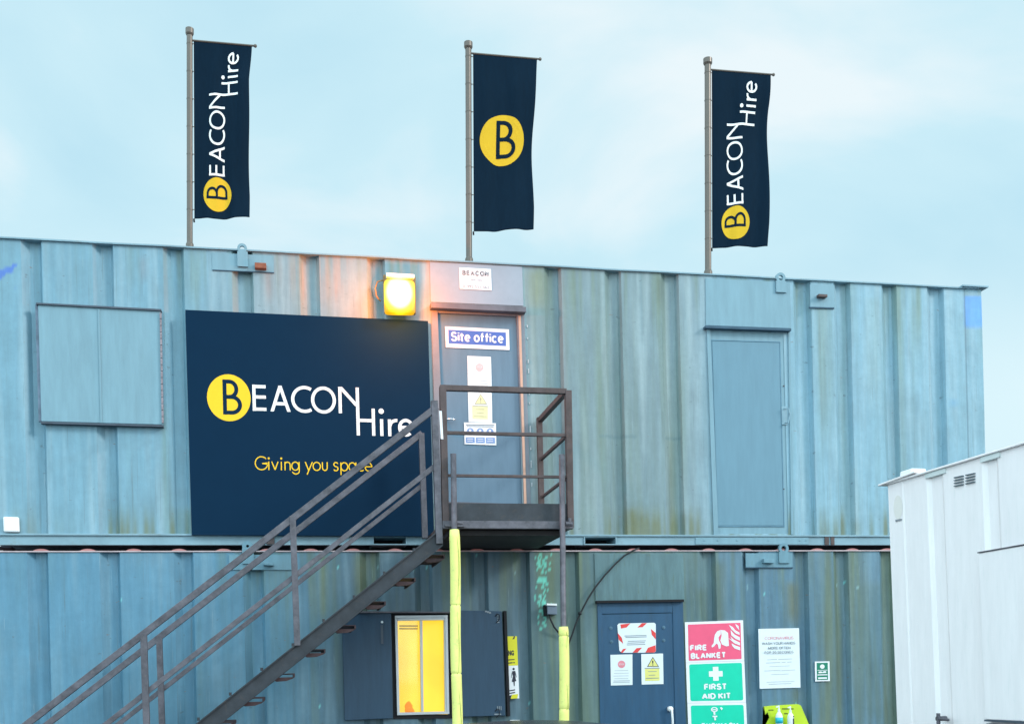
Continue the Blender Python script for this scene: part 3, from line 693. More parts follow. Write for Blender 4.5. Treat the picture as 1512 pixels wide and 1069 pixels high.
obj('pane',one(slab,[(587,916),(621,916),(623,1051),(589,1051)],.004,.008),glassmat(),wn)
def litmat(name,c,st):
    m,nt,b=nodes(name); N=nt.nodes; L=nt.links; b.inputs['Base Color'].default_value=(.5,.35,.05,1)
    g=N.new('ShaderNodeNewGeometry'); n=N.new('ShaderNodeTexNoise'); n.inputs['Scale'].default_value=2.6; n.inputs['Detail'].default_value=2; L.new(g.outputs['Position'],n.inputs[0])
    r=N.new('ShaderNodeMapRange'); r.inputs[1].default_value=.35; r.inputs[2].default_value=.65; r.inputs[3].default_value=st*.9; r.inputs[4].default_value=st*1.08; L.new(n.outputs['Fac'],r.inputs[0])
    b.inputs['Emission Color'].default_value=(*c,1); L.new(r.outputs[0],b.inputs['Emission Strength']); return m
obj('blind',one(slab,[(586,911),(622,911),(624.5,1054),(588,1054)],-.12,-.11),litmat('lit blind',(1,.66,.075),1.02),wn)
obj('blind',one(slab,[(622.5,911),(660,911),(662,1054),(625,1054)],-.09,-.08),litmat('lit right blind',(1,.63,.035),1.02),wn)
decal('window_lettering',lines(588.5,922.5,617,2,4,2.6,.04),on(-.105),mat('olive strip',(.85,.66,.08),.8),wn)
bm=B()
c=P(604,1045,-.085)
bmesh.ops.create_icosphere(bm,subdivisions=3,radius=.055,matrix=Matrix.Translation(c)@Matrix.Diagonal((.8,.25,1.1,1)))
for v_ in bm.verts: v_.co+=(v_.co-c)*.75*nz3(v_.co.x*22,v_.co.y*14,v_.co.z*22)
tag(obj('hood',bm,litmat('glowing orange fabric',(1,.20,.02),.85),None,smooth=True),'crumpled orange fabric behind the lower left corner of the lit window','fabric')  # fabric glows by emission in place of light from the room
# shutters beside the window
s1=obj('window_shutter',one(slab,[(505,905),(577.5,904),(580,1060),(509,1063)],.0,.05),M['shut_dark'],Lw,bevel=.004)
bm=B(); c=P(564,918,.05); tube(bm,[c,c+V((0,-.012,0))],.011,10); obj('rivet',bm,M['paper'],s1)
bm=B(); slab(bm,rc(562,922,565.5,950),.05,.056); obj('catch',bm,M['edge'],s1)
bm=B(); slab(bm,[(528,902),(664,902.6),(664,904.6),(528,904.4)],.0,.075); obj('shutter_track',bm,M['steel'],Lw)
s2=obj('window_shutter',one(slab,[(669,900.5),(741,902),(746.5,1056),(674,1058)],.0,.05),M['shut_dark'],Lw,bevel=.004)
bm=B(); slab(bm,[(744,901.5),(748,901.5),(753.5,1057),(749.5,1057)],.0,.06); obj('edge_bar',bm,M['black'],s2)
bm=B(); 
for y in (906,1046):
    tube(bm,[P(731,y+4,.05),P(734,y,.06),P(737,y+1,.06),P(737.5,y+8,.06),P(733,y+13,.06)],.004,6)
obj('hinge',bm,M['black'],s2)
decal('chalk_mark',[[rc(716+3*i,901+i,719+3*i,903.5+i)] for i in range(3)]+[[rc(734,908+3.2*i,737.5,909.4+3.2*i)] for i in range(4)]+[[rc(734+2.6*i,1042,735.2+2.6*i,1048)] for i in range(3)]+[[rc(730,1053,740,1055)]],on(.052),M['greyink'],s2)

# ================================================================== big board
Bd=thing('sign_board','large navy company sign board with yellow disc logo on the upper cabin','sign',P(460,792))
obj('panel',one(slab,[(273.5,457.5),(632,474),(641,791.5),(283,789.5)],.006,.05),M['navy'],Bd)
lf=lambda X,Y,dz: P(306+X+.025*Y,552+Y+.028*X-.00012*max(0,Y-50)*X,.0512+dz)
decal('logo_disc',logo_disc(),lf,M['yellow'],Bd)
decal('logo_letter',logo_B(),lf,M['navy'],Bd,.0012)
decal('lettering',logo_letters(),lf,M['white'],Bd)
decal('tagline',tagline(),lambda X,Y,dz:P(376.2+X+.02*Y,693.6+Y+.012*X,.0512+dz),M['yellow'],Bd)

# ================================================================== flood lamp
La=thing('floodlight','glowing square orange-yellow floodlight on the upper cabin left of the office door','lamp',P(590,466,.0))
obj('bracket',one(slab,[(576,412),(606,413),(607,450),(577,449)],.0,.05),M['greyplastic'],La)
obj('housing',one(slab,[(566,405),(614,407.5),(614.5,463.5),(568,462)],.05,.10),mat('lamp housing',(.25,.15,.05),.5),La,bevel=.012)
bm=B(); slab(bm,[(570.5,402.5),(612,405),(612,411),(570.5,408.5)],.05,.16); obj('visor',bm,M['whiteplastic'],La,bevel=.006)
def lensmat():
    m,nt,b=nodes('lit lamp lens'); b.inputs['Base Color'].default_value=(.03,.02,.01,1); N=nt.nodes; L=nt.links
    g=N.new('ShaderNodeNewGeometry'); c=P(589,434,.15)
    s=N.new('ShaderNodeVectorMath'); s.operation='SUBTRACT'; s.inputs[1].default_value=c; L.new(g.outputs['Position'],s.inputs[0])
    k=N.new('ShaderNodeVectorMath'); k.operation='MULTIPLY'; k.inputs[1].default_value=(6.1,3.,5.0); L.new(s.outputs[0],k.inputs[0])
    ln=N.new('ShaderNodeVectorMath'); ln.operation='LENGTH'; L.new(k.outputs[0],ln.inputs[0])
    cr=N.new('ShaderNodeValToRGB'); e=cr.color_ramp.elements; e[0].position=.45; e[0].color=(1,.97,.75,1); e[1].position=.98; e[1].color=(1,.50,.0,1)
    x=e.new(.8); x.color=(1,.85,.05,1)
    L.new(ln.outputs['Value'],cr.inputs[0]); L.new(cr.outputs[0],b.inputs['Emission Color'])
    r=N.new('ShaderNodeMapRange'); r.inputs[1].default_value=.4; r.inputs[2].default_value=1.1; r.inputs[3].default_value=4; r.inputs[4].default_value=1.0; L.new(ln.outputs['Value'],r.inputs[0]); L.new(r.outputs[0],b.inputs['Emission Strength'])
    return m
bm=B(); slab(bm,[(567.5,411),(613,413),(613.5,463),(568.5,462)],.10,.19); le=obj('lens',bm,lensmat(),La,bevel=.03)
bm=B(); tube(bm,[P(562,445,.03),P(556,438,.03),P(554,426,.03),P(557,416,.03),P(566,414,.06)],.007,8); obj('cable',bm,mat('lamp cable',(.4,.25,.12),.6),La,smooth=True)
for k,(x,y,d,e) in enumerate([(592,440,.42,56),(634,450,.14,1.0)]):
    pl=bpy.data.lights.new('lamp_light','POINT'); pl.energy=e; pl.color=(1,.21,.004); pl.shadow_soft_size=.07
    po=bpy.data.objects.new('lamp_light',pl); COL.objects.link(po); po.parent=La; po.matrix_parent_inverse=Matrix.Translation(-La.location); po.location=P(x,y,d)

# ================================================================== banner flags
def flag(px,top,base,fl,logo,label,grp,seed):
    """fl: px of cloth TL,TR,BR,BL"""
    d=-.16
    a=P(px[0],top+6,d); b=P(px[1],base,d); b.z=zt+.004; ax=(a-b).normalized()
    T=thing('banner_flag',label,'banner flag',b,grp)
    sc=(P(px[0]+1,200,d)-P(px[0],200,d)).length
    bm=B(); tube(bm,[b,a],4.4*sc,20); obj('pole',bm,M['pole'],T,smooth=False)
    bm=B(); tube(bm,[a-ax*.03,a-ax*.015,a+ax*.03,a+ax*.034],[5.0*sc,6.2*sc,6.2*sc,5.4*sc],20); obj('cap',bm,M['pole'],T)
    bm=B(); tube(bm,[b,b+ax*(P(0,base,d)-P(0,base+16,d)).length*1.0,b+ax*.11],[5.8*sc,5.8*sc,4.8*sc],20); tube(bm,[b,b+V((0,0,.012))],.11,20); obj('base_sleeve',bm,M['pole'],T)
    TL,TR,BR,BL=[P(x,y,d) for x,y in fl]
    bm=B(); dirv=(TR-TL).normalized(); s0=TL-dirv*.05; e0=TR+dirv*.03
    tube(bm,[s0,e0],.009,10); bmesh.ops.create_uvsphere(bm,u_segments=10,v_segments=8,radius=.016,matrix=Matrix.Translation(e0)); obj('crossbar',bm,M['pole'],T)
    for k in range(7):
        t=.02+.155*k; c=TL.lerp(BL,min(t,1)); q=b+ax*((c-b).dot(ax))
        bm=B(); tube(bm,[q-ax*.004,q+ax*.004],4.75*sc,16); tube(bm,[q,c+V((.005,0,.004))],.0035,6); obj('ring',bm,M['pole'],T)
    bm=B(); tube(bm,[BL+V((-.004,0,.0)),BL+V((-.002,0,-.03))],.008,8); obj('weight',bm,M['black'],T)
    def surf(s,t,dz=0):
        p=(TL*(1-s)+TR*s)*(1-t)+(BL*(1-s)+BR*s)*t
        env=min(1,t*5)
        yy=env*s*(.030*math.sin(7*t+seed+2.2*s)+.003*math.sin(15*t+9*s+seed*2))+env*(.012*math.sin(12*s+1.2*t+seed)+.0035*math.sin(25*s+1.5*math.sin(3*t+seed)))*min(1,s*4)
        xx=env*s**2*(-.020*math.sin(math.pi*min(1,t*1.15))-.012*math.sin(9.5*t+seed)*(1-t))
        zz=-.0*s
        return V((p.x+xx,p.y+yy-dz,p.z+.004*math.sin(9*s+seed)*t**6))
    bm=B(); nx,ny=44,110; G=[[bm.verts.new(surf(i/nx,j/ny)) for i in range(nx+1)] for j in range(ny+1)]
    for j in range(ny):
        for i in range(nx): bm.faces.new((G[j][i],G[j][i+1],G[j+1][i+1],G[j+1][i]))
    ba=obj('banner',bm,M['navy_cloth'],T,smooth=True); so=ba.modifiers.new('thickness','SOLIDIFY'); so.thickness=.0015; so.offset=0
    w=fl[1][0]-fl[0][0]; h=fl[3][1]-fl[0][1]
    def place(x,y,dz):            # px on the flag -> st
        return surf((x-fl[0][0])/w,(y-fl[0][1]-(x-fl[0][0])/w*(fl[1][1]-fl[0][1])*(1-(y-fl[0][1])/h))/h,.0042+dz*1.6)
    logo(place,ba); return T
def vertical_logo(x0,y0,x1,y1):   # canonical X (0..303) runs up the flag, canonical Y (0..86+) runs rightwards
    def fn(place,ba):
        kx=(y1-y0)/303.; ky=(x1-x0)/87.
        f=lambda X,Y,dz: place(x0+Y*ky,y1-X*kx,dz)
        decal('logo_disc',logo_disc(),f,M['yellow2'],ba); decal('logo_letter',logo_B(5.0),f,M['navy_cloth'],ba,.0012); decal('lettering',logo_letters(4.3),f,M['white'],ba)
    return fn
def disc_logo(place,ba):
    f=lambda X,Y,dz: place(743.3+(X-31)*1.1,208.4+(Y-34.4)*1.075,dz)
    decal('logo_disc',logo_disc(),f,M['yellow2'],ba); decal('logo_letter',logo_B(5.4),f,M['navy_cloth'],ba,.0012)
GR='navy banner flags on the roof of the upper cabin'
flag((280,280),42,368,[(286,60.5),(372,68),(368.5,321),(287,323.5)],vertical_logo(300.3,78,354.5,312),'navy banner with upright lettering, above the big navy sign board',GR,.3)
flag((691.5,692.5),62,390,[(698.5,79.5),(793,87.5),(787,340),(699.5,342.5)],disc_logo,'navy banner showing only a yellow disc with a letter, above the office door',GR,2.1)
flag((1045,1045.5),86,410,[(1051,103.5),(1138,110.5),(1134,363.5),(1051.5,366.5)],vertical_logo(1065.3,121,1118.5,355),'navy banner with upright lettering, above the plain blue door',GR,4.0)

# ================================================================== staircase and landing
DF=1.1; DI=.29                     # front and inner planes of the stair
base=P(700,780,DF); 
ST=thing('metal_staircase','dark steel staircase and railed landing leading up to the office door','staircase',V((base.x,base.y,0)))
# slope line of the stair, measured on the front plane
A=P(643,603,DF); Bq=P(212,936,DF); sl_=(A.z-Bq.z)/(A.x-Bq.x); dirs=V((1,0,sl_)).normalized()
def down(p,x): return V((x,p.y,p.z+(x-p.x)*sl_))
def xatz(p,z): return p.x+(z-p.z)/sl_
lo=P(433,952,DF); 
s_top=P(612,811,DF)                # upper edge of the stringer
def stringer(y):
    bm=B(); top=V((s_top.x,y,s_top.z)); xe=P(653,775,DF).x
    hgt=.155; x0=xatz(top,.0)
    a=V((x0,y,0)); b=V((xe,y,top.z+(xe-top.x)*sl_))
    # C channel: web + two flanges
    dn=V((0,0,-hgt)); t=.012; f=.05
    q=[a+V((.0,0,0)),b,b+dn,V((x0+hgt/sl_,y,0))]
    hexa(bm,q,[p+V((0,t,0)) for p in q])
    for off in (V((0,0,.0)),V((0,0,-hgt+.012))):
        s=V((0,-f,0)) if y<-.7 else V((0,f+t,0)); s=V((0,-.0,0))
        aa=a+off; bb=b+off
        if off.z<0: aa=V((x0+(-off.z)/sl_,y,0))
        e=[aa+V((0,-.022,.0)),bb+V((0,-.022,0)),bb+V((0,-.022,-.012)),aa+V((0,-.022,-.012))]
        hexa(bm,e,[p+V((0,.021,0)) for p in e])
    return obj('stringer',bm,M['steel_dk'],ST)
stringer(-DF); stringer(-DI-.02)
# treads (one every 0.2 m of rise) with nosings and bolt heads
bz=[P(x,y,DF) for x,y in((567,843),(340,1021))]; n5=5
rx=(bz[0].x-bz[1].x)/5; rz=(bz[0].z-bz[1].z)/5
for k in range(-1,20):
    p=bz[0]-V((rx,0,rz))*k
    if p.z<.25: break
    bm=B(); zc=p.z-.055; xa=p.x-.005; xb=p.x+.262
    box(bm,xa,xb,-DF+.013,-DI-.021,zc-.006,zc)
    box(bm,xa,xa+.012,-DF+.013,-DI-.021,zc-.03,zc-.0062); box(bm,xb-.012,xb,-DF+.013,-DI-.021,zc-.03,zc-.0062)
    # curved bearer bracket under the tread, standing below the stringer
    br=[V((xb-.20,-DF+.02,zc-.031)),V((xb+.0,-DF+.02,zc-.031)),V((xb-.02,-DF+.02,zc-.045)),V((xb-.07,-DF+.02,zc-.062)),V((xb-.15,-DF+.02,zc-.066))]
    hexa(bm,br,[q+V((0,.05,0)) for q in br])
    obj('tread',bm,M['tread'],ST)
    bm=B(); tube(bm,[p+V((.0,-.012,-.03)),p+V((0,-.012,-.004))],.011,8); obj('bolt',bm,M['steel_dk'],ST)
def post(p0,p1,w,m='steel',name='post',dz=0):
    a=P(*p0); b=P(*p1); b.x=b.x; bm=B(); bar(bm,a,b,w,w,up=V((0,1,0))); return obj(name,bm,M[m],ST,bevel=.003)
# handrails: flat-topped square section
def rail(p0,z_end,w,h,name='handrail',m='steel'):
    x=xatz(p0,z_end); bm=B(); bar(bm,down(p0,x),p0,w,h); return obj(name,bm,M[m],ST,bevel=.003)
hf=P(645,601,DF); rail(hf,1.0,.042,.052)
hi=P(623,640,DI); rail(hi,1.0,.042,.052)
mf=P(645,686,DF); rail(mf,.5,.018,.042,'mid_rail')
mi=P(624,716,DI); rail(mi,.5,.018,.04,'mid_rail')
post((432,762,DF-.0),(439,953,DF-.0),.05)
post((212,935,DF),(221,1200,DF),.05)
post((622,640,DI),(627.5,795,DI),.05)
post((235,938,DI),(243,1180,DI),.05)
# landing
xl=P(654,760,DF).x; xr=P(842,760,DF).x
zd=P(740,769.5,DF).z; zt_=P(740,743,DF).z; zl=P(740,781,DF).z
post((641.2,592,DF),(648.6,803,DF),.055)
post((653.5,571,DF),(658,779,DF),.055,'steel_brown')
post((838.5,577,DF),(842,779,DF),.055,'steel_brown')
rp=P(796.5,627,.06); rp.z=P(655,573,DF).z+.02; bm=B(); bar(bm,rp,V((rp.x,rp.y,zd)),.05,.05,up=V((0,1,0))); obj('post',bm,M['steel_brown'],ST,bevel=.003)
ztr=P(745,575.5,DF).z
TL_=P(653.5,575,DF); TR_=P(838.5,580,DF)
def grail(y0,w,name,m='steel_brown'):
    bm=B(); a=P(655,y0,DF); b=P(838,y0+5,DF); zz=(a.z+b.z)/2; zz=a.z
    bar(bm,V((xl,a.y,a.z)),V((xr-.01,a.y,a.z)),w,w); obj(name,bm,M[m],ST,bevel=.003)
    bm=B(); bar(bm,V((xr-.01,a.y+.03,a.z)),V((rp.x+.01,-.06,a.z)),w,w); obj(name,bm,M[m],ST,bevel=.003)
grail(573,.046,'top_rail'); grail(639,.028,'guard_rail'); grail(702,.024,'guard_rail')
bm=B(); box(bm,xl+.03,xr-.03,-DF-.0,-DF+.008,zd+.0,zt_); obj('toe_board',bm,M['steel_dk'],ST)
bm=B(); box(bm,xl-.01,xr+.02,-DF-.03,-DF+.02,zl,zd-.001); obj('edge_beam',bm,M['steel'],ST,bevel=.004)
bm=B(); box(bm,xl,xr,-DF+.021,-.06,zd-.012,zd-.002); obj('deck',bm,M['steel_brown'],ST)
bm=B(); 
for x in (xl,xr-.05): box(bm,x,x+.05,-DF+.021,-.061,zl,zd-.0125)
for i in range(1,6): box(bm,xl+.051,xr-.051,-DF+.15*i,-DF+.15*i+.012,zl+.01,zd-.0125)
# folded bracket down to the container rail
q=[V((xl+.02,-DF+.1,zl-.0005)),V((xl+.02,-.07,zl-.0005)),V((xl+.02,-.07,zb-.02))]
hexa(bm,q,[p+V((.05,0,0)) for p in q]); hexa(bm,[p+V((xr-xl-.09,0,0)) for p in q],[p+V((xr-xl-.04,0,0)) for p in q])
obj('support_frame',bm,M['steel_brown'],ST)
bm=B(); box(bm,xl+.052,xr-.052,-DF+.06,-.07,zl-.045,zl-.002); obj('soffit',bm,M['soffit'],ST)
bm=B(); slab(bm,[(657,774),(686,775),(686,777.5),(657,776.5)],DF+.03,DF+.06); tube(bm,[P(674,772,DF+.045),P(683,773,DF+.045)],.016,8); obj('clamp',bm,M['steel'],ST)
bm=B(); tube(bm,[P(835,773,DF+.08),P(845,774,DF+.08)],.018,8); tube(bm,[P(841,765,DF+.07),P(841,774,DF+.07)],.016,8); obj('clamp',bm,M['steel'],ST)
bm=B(); slab(bm,[(648.6,606.5),(652.3,606.8),(654.6,648.5),(650.8,648)],DF+.028,DF+.031); obj('label_strip',bm,M['lilac'],ST)
# scaffold-tube legs with foam padding
def leg(pt,pb,padtop,wpx,seams):
    a=P(pt[0],pt[1],DF+.075); x2=P(pb[0],pb[1],DF+.075); d=(x2-a).normalized(); end=a+d*((0-a.z)/d.z)
    bm=B(); tube(bm,[end,a],.0245,16); L_=obj('leg',bm,M['steel'],ST)
    for f in L_.data.polygons: f.use_smooth=len(f.vertices)==4
    c=P(padtop[0],padtop[1],DF+.075); t0=(c-a).dot(d); k=a+d*t0; r=wpx/2*(k-CAM).dot(FW)/F
    pts=[];rr=[];Ltot=(end-k).length; n=46
    for i in range(n+1):
        s=i/n; sd=s*Ltot; dip=0
        for q in seams:
            dip=max(dip,math.exp(-((sd-q)/.006)**2))
        pts.append(k+d*(sd*.995)+V((.004*math.sin(sd*5),0,0))); rr.append(r*(1-.10*dip+.03*nz3(sd*4,r*50,2))*(.9 if i==0 else 1))
    sx=sorted(set([i*Ltot/n for i in range(n+1)]+[q+e for q in seams for e in(-.01,-.004,0,.004,.01)]))
    pts=[k+d*(x*.995)+V((.004*math.sin(x*5),0,0)) for x in sx]
    rr=[r*(1-.13*max([math.exp(-((x-q)/.006)**2) for q in seams]+[0])+.02*nz3(x*4,r*50,2))*(.88 if x==0 else 1) for x in sx]
    bm=B(); tube(bm,pts,rr,20); p=obj('padding',bm,M['pad'],L_,smooth=True)
    bm=B(); tube(bm,[q+V((.012*math.sin(i*.4)+r*.30,-r*.92,0)) for i,q in enumerate(pts[1:])],.0022,5); obj('padding_seam',bm,M['padseam'],L_)
leg((669.3,670),(675.0,1069),(671.5,782),15.6,[.63,1.2]); leg((829.5,671),(833.5,1069),(832.5,925),15,[.08,.7])

# ================================================================== signs and notices
def sign(name,label,cat,q,d,th,m,group=None):
    o=obj(name,one(slab,q,d-th,d),m); return tag(o,label,cat,group)
DD=-.02
s=sign('nameplate','small white maker plate with outlined lettering high above the office door','sign',[(678,395),(725,397.5),(726,429),(679,426.5)],.014,.005,M['lilac'])
decal('lettering',gpx('BEACON',682.0,398.8,721.5,406.2,.24,.055),on(.0142),M['ink'],s)
decal('lettering_fill',gpx('BEACON',682.8,399.6,720.8,405.4,.07,.055),on(.0152),M['lilac'],s)
decal('small_print',[text('CABIN HIRE',692,412,712,414.6,0,.0244,.05),text('01992 551 362',683.5,420.4,722,424.6,.005,.0244,.055)],on(.0142),M['greyink'],s)
s=sign('door_sign','white framed blue sign reading Site office on the grey upper door','sign',[(657,482),(751.5,486.5),(752.5,517),(658.3,513)],DD+.006,.005,M['lilac'])
decal('field',[[[(661.8,486.8),(746.8,491),(747.3,511),(662.5,507.2)]]],on(DD+.006),M['signblue'],s)
decal('lettering',gpx('Site office',665.5,489.6,743.5,503.8,.185,.043),on(DD+.0075),M['lilac'],s)
def notice_red(x,y,w,h,t,d,par):
    decal('emblem',[[ell(x+w*.5,y+h*.32+t*w*.5,w*.17,w*.17,24)]],on(d),M['pinkink'],par)
    decal('emblem_mark',[text('STOP',x+w*.38,y+h*.29,x+w*.62,y+h*.345,0,.0244,t)],on(d+.001),M['paper'],par)
    decal('small_print',lines(x+w*.12,y+h*.52,x+w*.88,4,h*.09,.7,.1,t)+lines(x+w*.1,y+h*.86,x+w*.9,2,h*.05,1.0,.05,t),on(d),M['paleink'],par)
def notice_yel(x,y,w,h,t,d,par):
    decal('panel',[[rc(x+w*.16,y+h*.50,x+w*.82,y+h*.90,.0244,t)]],on(d),M['paleyel'],par)
    c=x+w*.52; decal('emblem',[[[(c-w*.26,y+h*.43),(c,y+h*.10),(c+w*.28,y+h*.43)]]],on(d),M['ink'],par)
    decal('emblem_field',[[[(c-w*.215,y+h*.41),(c,y+h*.14),(c+w*.235,y+h*.41)]]],on(d+.001),M['paleyel'],par)
    decal('emblem_mark',[text('!',c-w*.035,y+h*.22,c+w*.03,y+h*.385,.01)],on(d+.002),M['ink'],par)
    decal('small_print',lines(x+w*.15,y+h*.47,x+w*.85,1,5,1,.05,t)+lines(x+w*.3,y+h*.58,x+w*.7,1,h*.13,.8,.1,t)+lines(x+w*.33,y+h*.70,x+w*.66,1,3,.8,.1,t)+lines(x+w*.2,y+h*.80,x+w*.8,1,3,1,.05,t),on(d+.001),M['greyink'],par)
s=sign('notice','white paper notice with faint pink round symbol, under the Site office sign','notice',[(690,525.5),(725,527),(726.3,577),(690.8,575.5)],DD+.003,.002,M['paper'])
_k=M['pinkink']; M['pinkink']=M['fadedpink']; notice_red(690.5,526,35,50,.03,DD+.003,s); M['pinkink']=_k
s=sign('notice','white notice with pale yellow warning triangle and panel on the grey upper door','notice',[(690.9,576),(726.2,577.5),(727,624.5),(692,623)],DD+.003,.002,M['paper'])
_k=(M['ink'],M['paleyel'],M['greyink']); M['ink'],M['paleyel'],M['greyink']=M['fadedgrey'],M['fadedyel'],M['fadedgrey']; notice_yel(691.5,577,35,46,.03,DD+.003,s); M['ink'],M['paleyel'],M['greyink']=_k
s=sign('notice','blue and white safety equipment notice with three round symbols, below the yellow warning notice','notice',[(685.2,623.6),(732.3,624.8),(733,657.5),(686,655.6)],DD+.006,.002,M['lilac'])
decal('heading',[[rc(688,626.3,730,627.7,.02,.02)],[rc(689,628.8,729,629.8,.02,.02)]],on(DD+.006),M['greyink'],s)
decal('symbol',[[ell(694.3+14.6*k,637+.3*k,5.2,5.2,24)] for k in range(3)]+[[rc(687.8+14.9*k,645.5+.3*k,700.8+14.9*k,653.6+.3*k)] for k in range(3)],on(DD+.006),mat('blue symbols',(.19,.30,.58),.5),s)
decal('symbol_mark',[[ell(694.3+14.6*k,635.5+.3*k,1.8,1.8,12)] for k in range(3)]+[[rc(691.6+14.6*k,638+.3*k,697+14.6*k,640.3+.3*k)] for k in range(3)]+[x for k in range(3) for x in lines(689.5+14.9*k,647.5+.3*k,699+14.9*k,2,3,1,.1)],on(DD+.008),M['lilac'],s)
# lower door notices
DL=.006
s=sign('notice','white notice with red and white hazard striped border on the navy lower door','notice',[(911.5,922.5),(914,920),(966,919),(968.3,921),(968.6,961),(966,963),(918,963.4),(914.5,960)],DL+.003,.002,M['paper'])
rd=[[(916,921.5),(931,919.8),(925,926),(917,927.5)],[(941,926),(948,919.6),(955,919.5),(949,925.5)],[(912,934),(918,941),(920.3,950),(913.6,944)],[(961,928),(968.2,934),(968.4,943.5),(962.5,937)],[(916.5,963),(920,957.5),(925,957),(919.5,963.2)],[(934,963),(940,956.5),(948,955.6),(941.5,962.8)],[(953,962.8),(957,955.8),(968,952),(968.4,961),(965.5,962.8)]]
decal('hazard_stripe',[[p] for p in rd],on(DL+.003),M['red'],s)
decal('small_print',lines(922,938,956,2,2.2,1,.06,-.03)+lines(923,946,955,3,2.6,.9,.15,-.03),on(DL+.003),M['greyink'],s)
s=sign('notice','white paper notice with pink round symbol on the navy lower door','notice',[(901.3,966.3),(933.8,965.5),(934,1010.7),(902,1011.6)],DL+.003,.002,M['paper'])
notice_red(901.6,966.5,32.2,44,-.02,DL+.003,s)
s=sign('notice','white paper notice with yellow warning triangle on the navy lower door','notice',[(946.8,965.2),(979,964.3),(979.8,1009.4),(947.5,1010.2)],DL+.003,.002,M['paper'])
notice_yel(947,964.8,32.5,44.5,-.02,DL+.003,s)
# safety signs
Q=[(1011.3,918.3),(1097.2,915.2),(1099,975),(1012.8,978)]
s=sign('safety_sign','pink-red FIRE BLANKET sign with white hand and flames beside the navy door','sign',Q,.016,.006,M['lilac'])
def bil(q,ins=0):
    def f(u,v):
        a=(q[0][0]*(1-u)+q[1][0]*u,q[0][1]*(1-u)+q[1][1]*u); b=(q[3][0]*(1-u)+q[2][0]*u,q[3][1]*(1-u)+q[2][1]*u)
        return (a[0]*(1-v)+b[0]*v,a[1]*(1-v)+b[1]*v)
    return f
def mapp(f,pl): return [[ [f(u,v) for u,v in p] for p in st] for st in pl]
def roundrect(u0,v0,u1,v1,r,asp=1):
    out=[]
    for cx,cy,a in((u1-r,v0+r*asp,-90),(u1-r,v1-r*asp,0),(u0+r,v1-r*asp,90),(u0+r,v0+r*asp,180)):
        out+=arc(cx,cy,r,r*asp,a,a+90,5)
    return out
def tx(sx,u0,v0,u1,v1,b=.03): return [[(u0+(u1-u0)*u,v0+(v1-v0)*v) for u,v in p] for p in textpolys(sx,b)]
f=bil(Q)
decal('field',mapp(f,[[roundrect(.05,.06,.955,.955,.012,1.4)]]),on(.016),M['signred'],s)
decal('lettering',mapp(f,gt('FIRE',.075,.565,.37,.715,.25)+gt('BLANKET',.085,.765,.69,.915,.25)),on(.0175),M['lilac'],s)
hand=[[(.54,.30),(.58,.22),(.66,.20),(.72,.24),(.735,.60),(.70,.63),(.62,.52),(.62,.36),(.58,.38),(.56,.46),(.585,.55),(.575,.68),(.545,.68),(.53,.58),(.49,.62),(.46,.65),(.45,.60),(.49,.52),(.50,.42)]]
hand=[[(.455,.645),(.445,.61),(.485,.54),(.495,.42),(.51,.33),(.55,.25),(.61,.22),(.61,.33),(.57,.40),(.575,.48),(.605,.56),(.60,.67),(.57,.69),(.555,.58),(.53,.55),(.49,.62)],[(.612,.22),(.68,.235),(.735,.30),(.745,.62),(.70,.63),(.625,.58),(.60,.48),(.625,.36)]]
fl=[[(.75,.10),(.82,.16),(.86,.24),(.93,.30),(.93,.25),(.88,.15),(.86,.08),(.92,.14),(.935,.36),(.87,.32),(.80,.22)],
    [(.78,.23),(.84,.34),(.935,.42),(.935,.50),(.86,.45),(.79,.36)],[(.77,.38),(.83,.47),(.935,.55),(.935,.62),(.84,.56),(.74,.43),(.80,.47)],[(.79,.56),(.86,.62),(.935,.66),(.935,.74),(.84,.69),(.80,.62)]]
decal('symbol',mapp(f,[[p] for p in hand+fl]),on(.0175),M['lilac'],s)
Q=[(1012.9,978.2),(1099.1,975.3),(1101.5,1036.4),(1015,1037.6)]
s=sign('safety_sign','green FIRST AID KIT sign with white cross below the pink fire sign','sign',Q,.016,.006,M['lilac']); f=bil(Q)
decal('field',mapp(f,[[roundrect(.055,.04,.955,.95,.03,1.4)]]),on(.016),M['green'],s)
decal('symbol',mapp(f,[[[(.455,.12),(.55,.12),(.55,.225),(.62,.225),(.62,.36),(.55,.36),(.55,.46),(.455,.46),(.455,.36),(.385,.36),(.385,.225),(.455,.225)]]]),on(.0175),M['lilac'],s)
decal('lettering',mapp(f,gt('FIRST',.295,.53,.685,.685,.23)+gt('AID KIT',.25,.76,.75,.91,.23)),on(.0175),M['lilac'],s)
Q=[(1015.1,1037.8),(1101.6,1036.6),(1104.2,1097),(1017.3,1099)]
s=sign('safety_sign','green EYEWASH sign with white eye and tap symbol, lowest of the stacked signs','sign',Q,.016,.006,M['lilac']); f=bil(Q)
decal('field',mapp(f,[[roundrect(.055,.055,.955,.95,.03,1.4)]]),on(.016),M['green'],s)
decal('symbol',mapp(f,[[p] for p in ribbon(ell(.455,.16,.048,.05,20),.022,True)]+[ribbon(seg((.42,.165),(.49,.165),3),.025)]+[[[(.55,.12),(.575,.10),(.60,.14),(.575,.18)]],[[(.42,.31),(.50,.31),(.50,.345),(.475,.345),(.475,.42),(.445,.42),(.445,.345),(.42,.345)]],ribbon(seg((.45,.22),(.455,.29),3),.03)]),on(.0175),M['lilac'],s)
decal('lettering',mapp(f,gt('EYEWASH',.22,.485,.85,.64,.23)),on(.0175),M['lilac'],s)
Q=[(1119.8,928.1),(1179.8,926.9),(1182,1014.6),(1121.8,1016.4)]
s=sign('poster','white hand washing poster with pale red heading on the lower cabin wall','poster',Q,.012,.003,M['paper']); f=bil(Q)
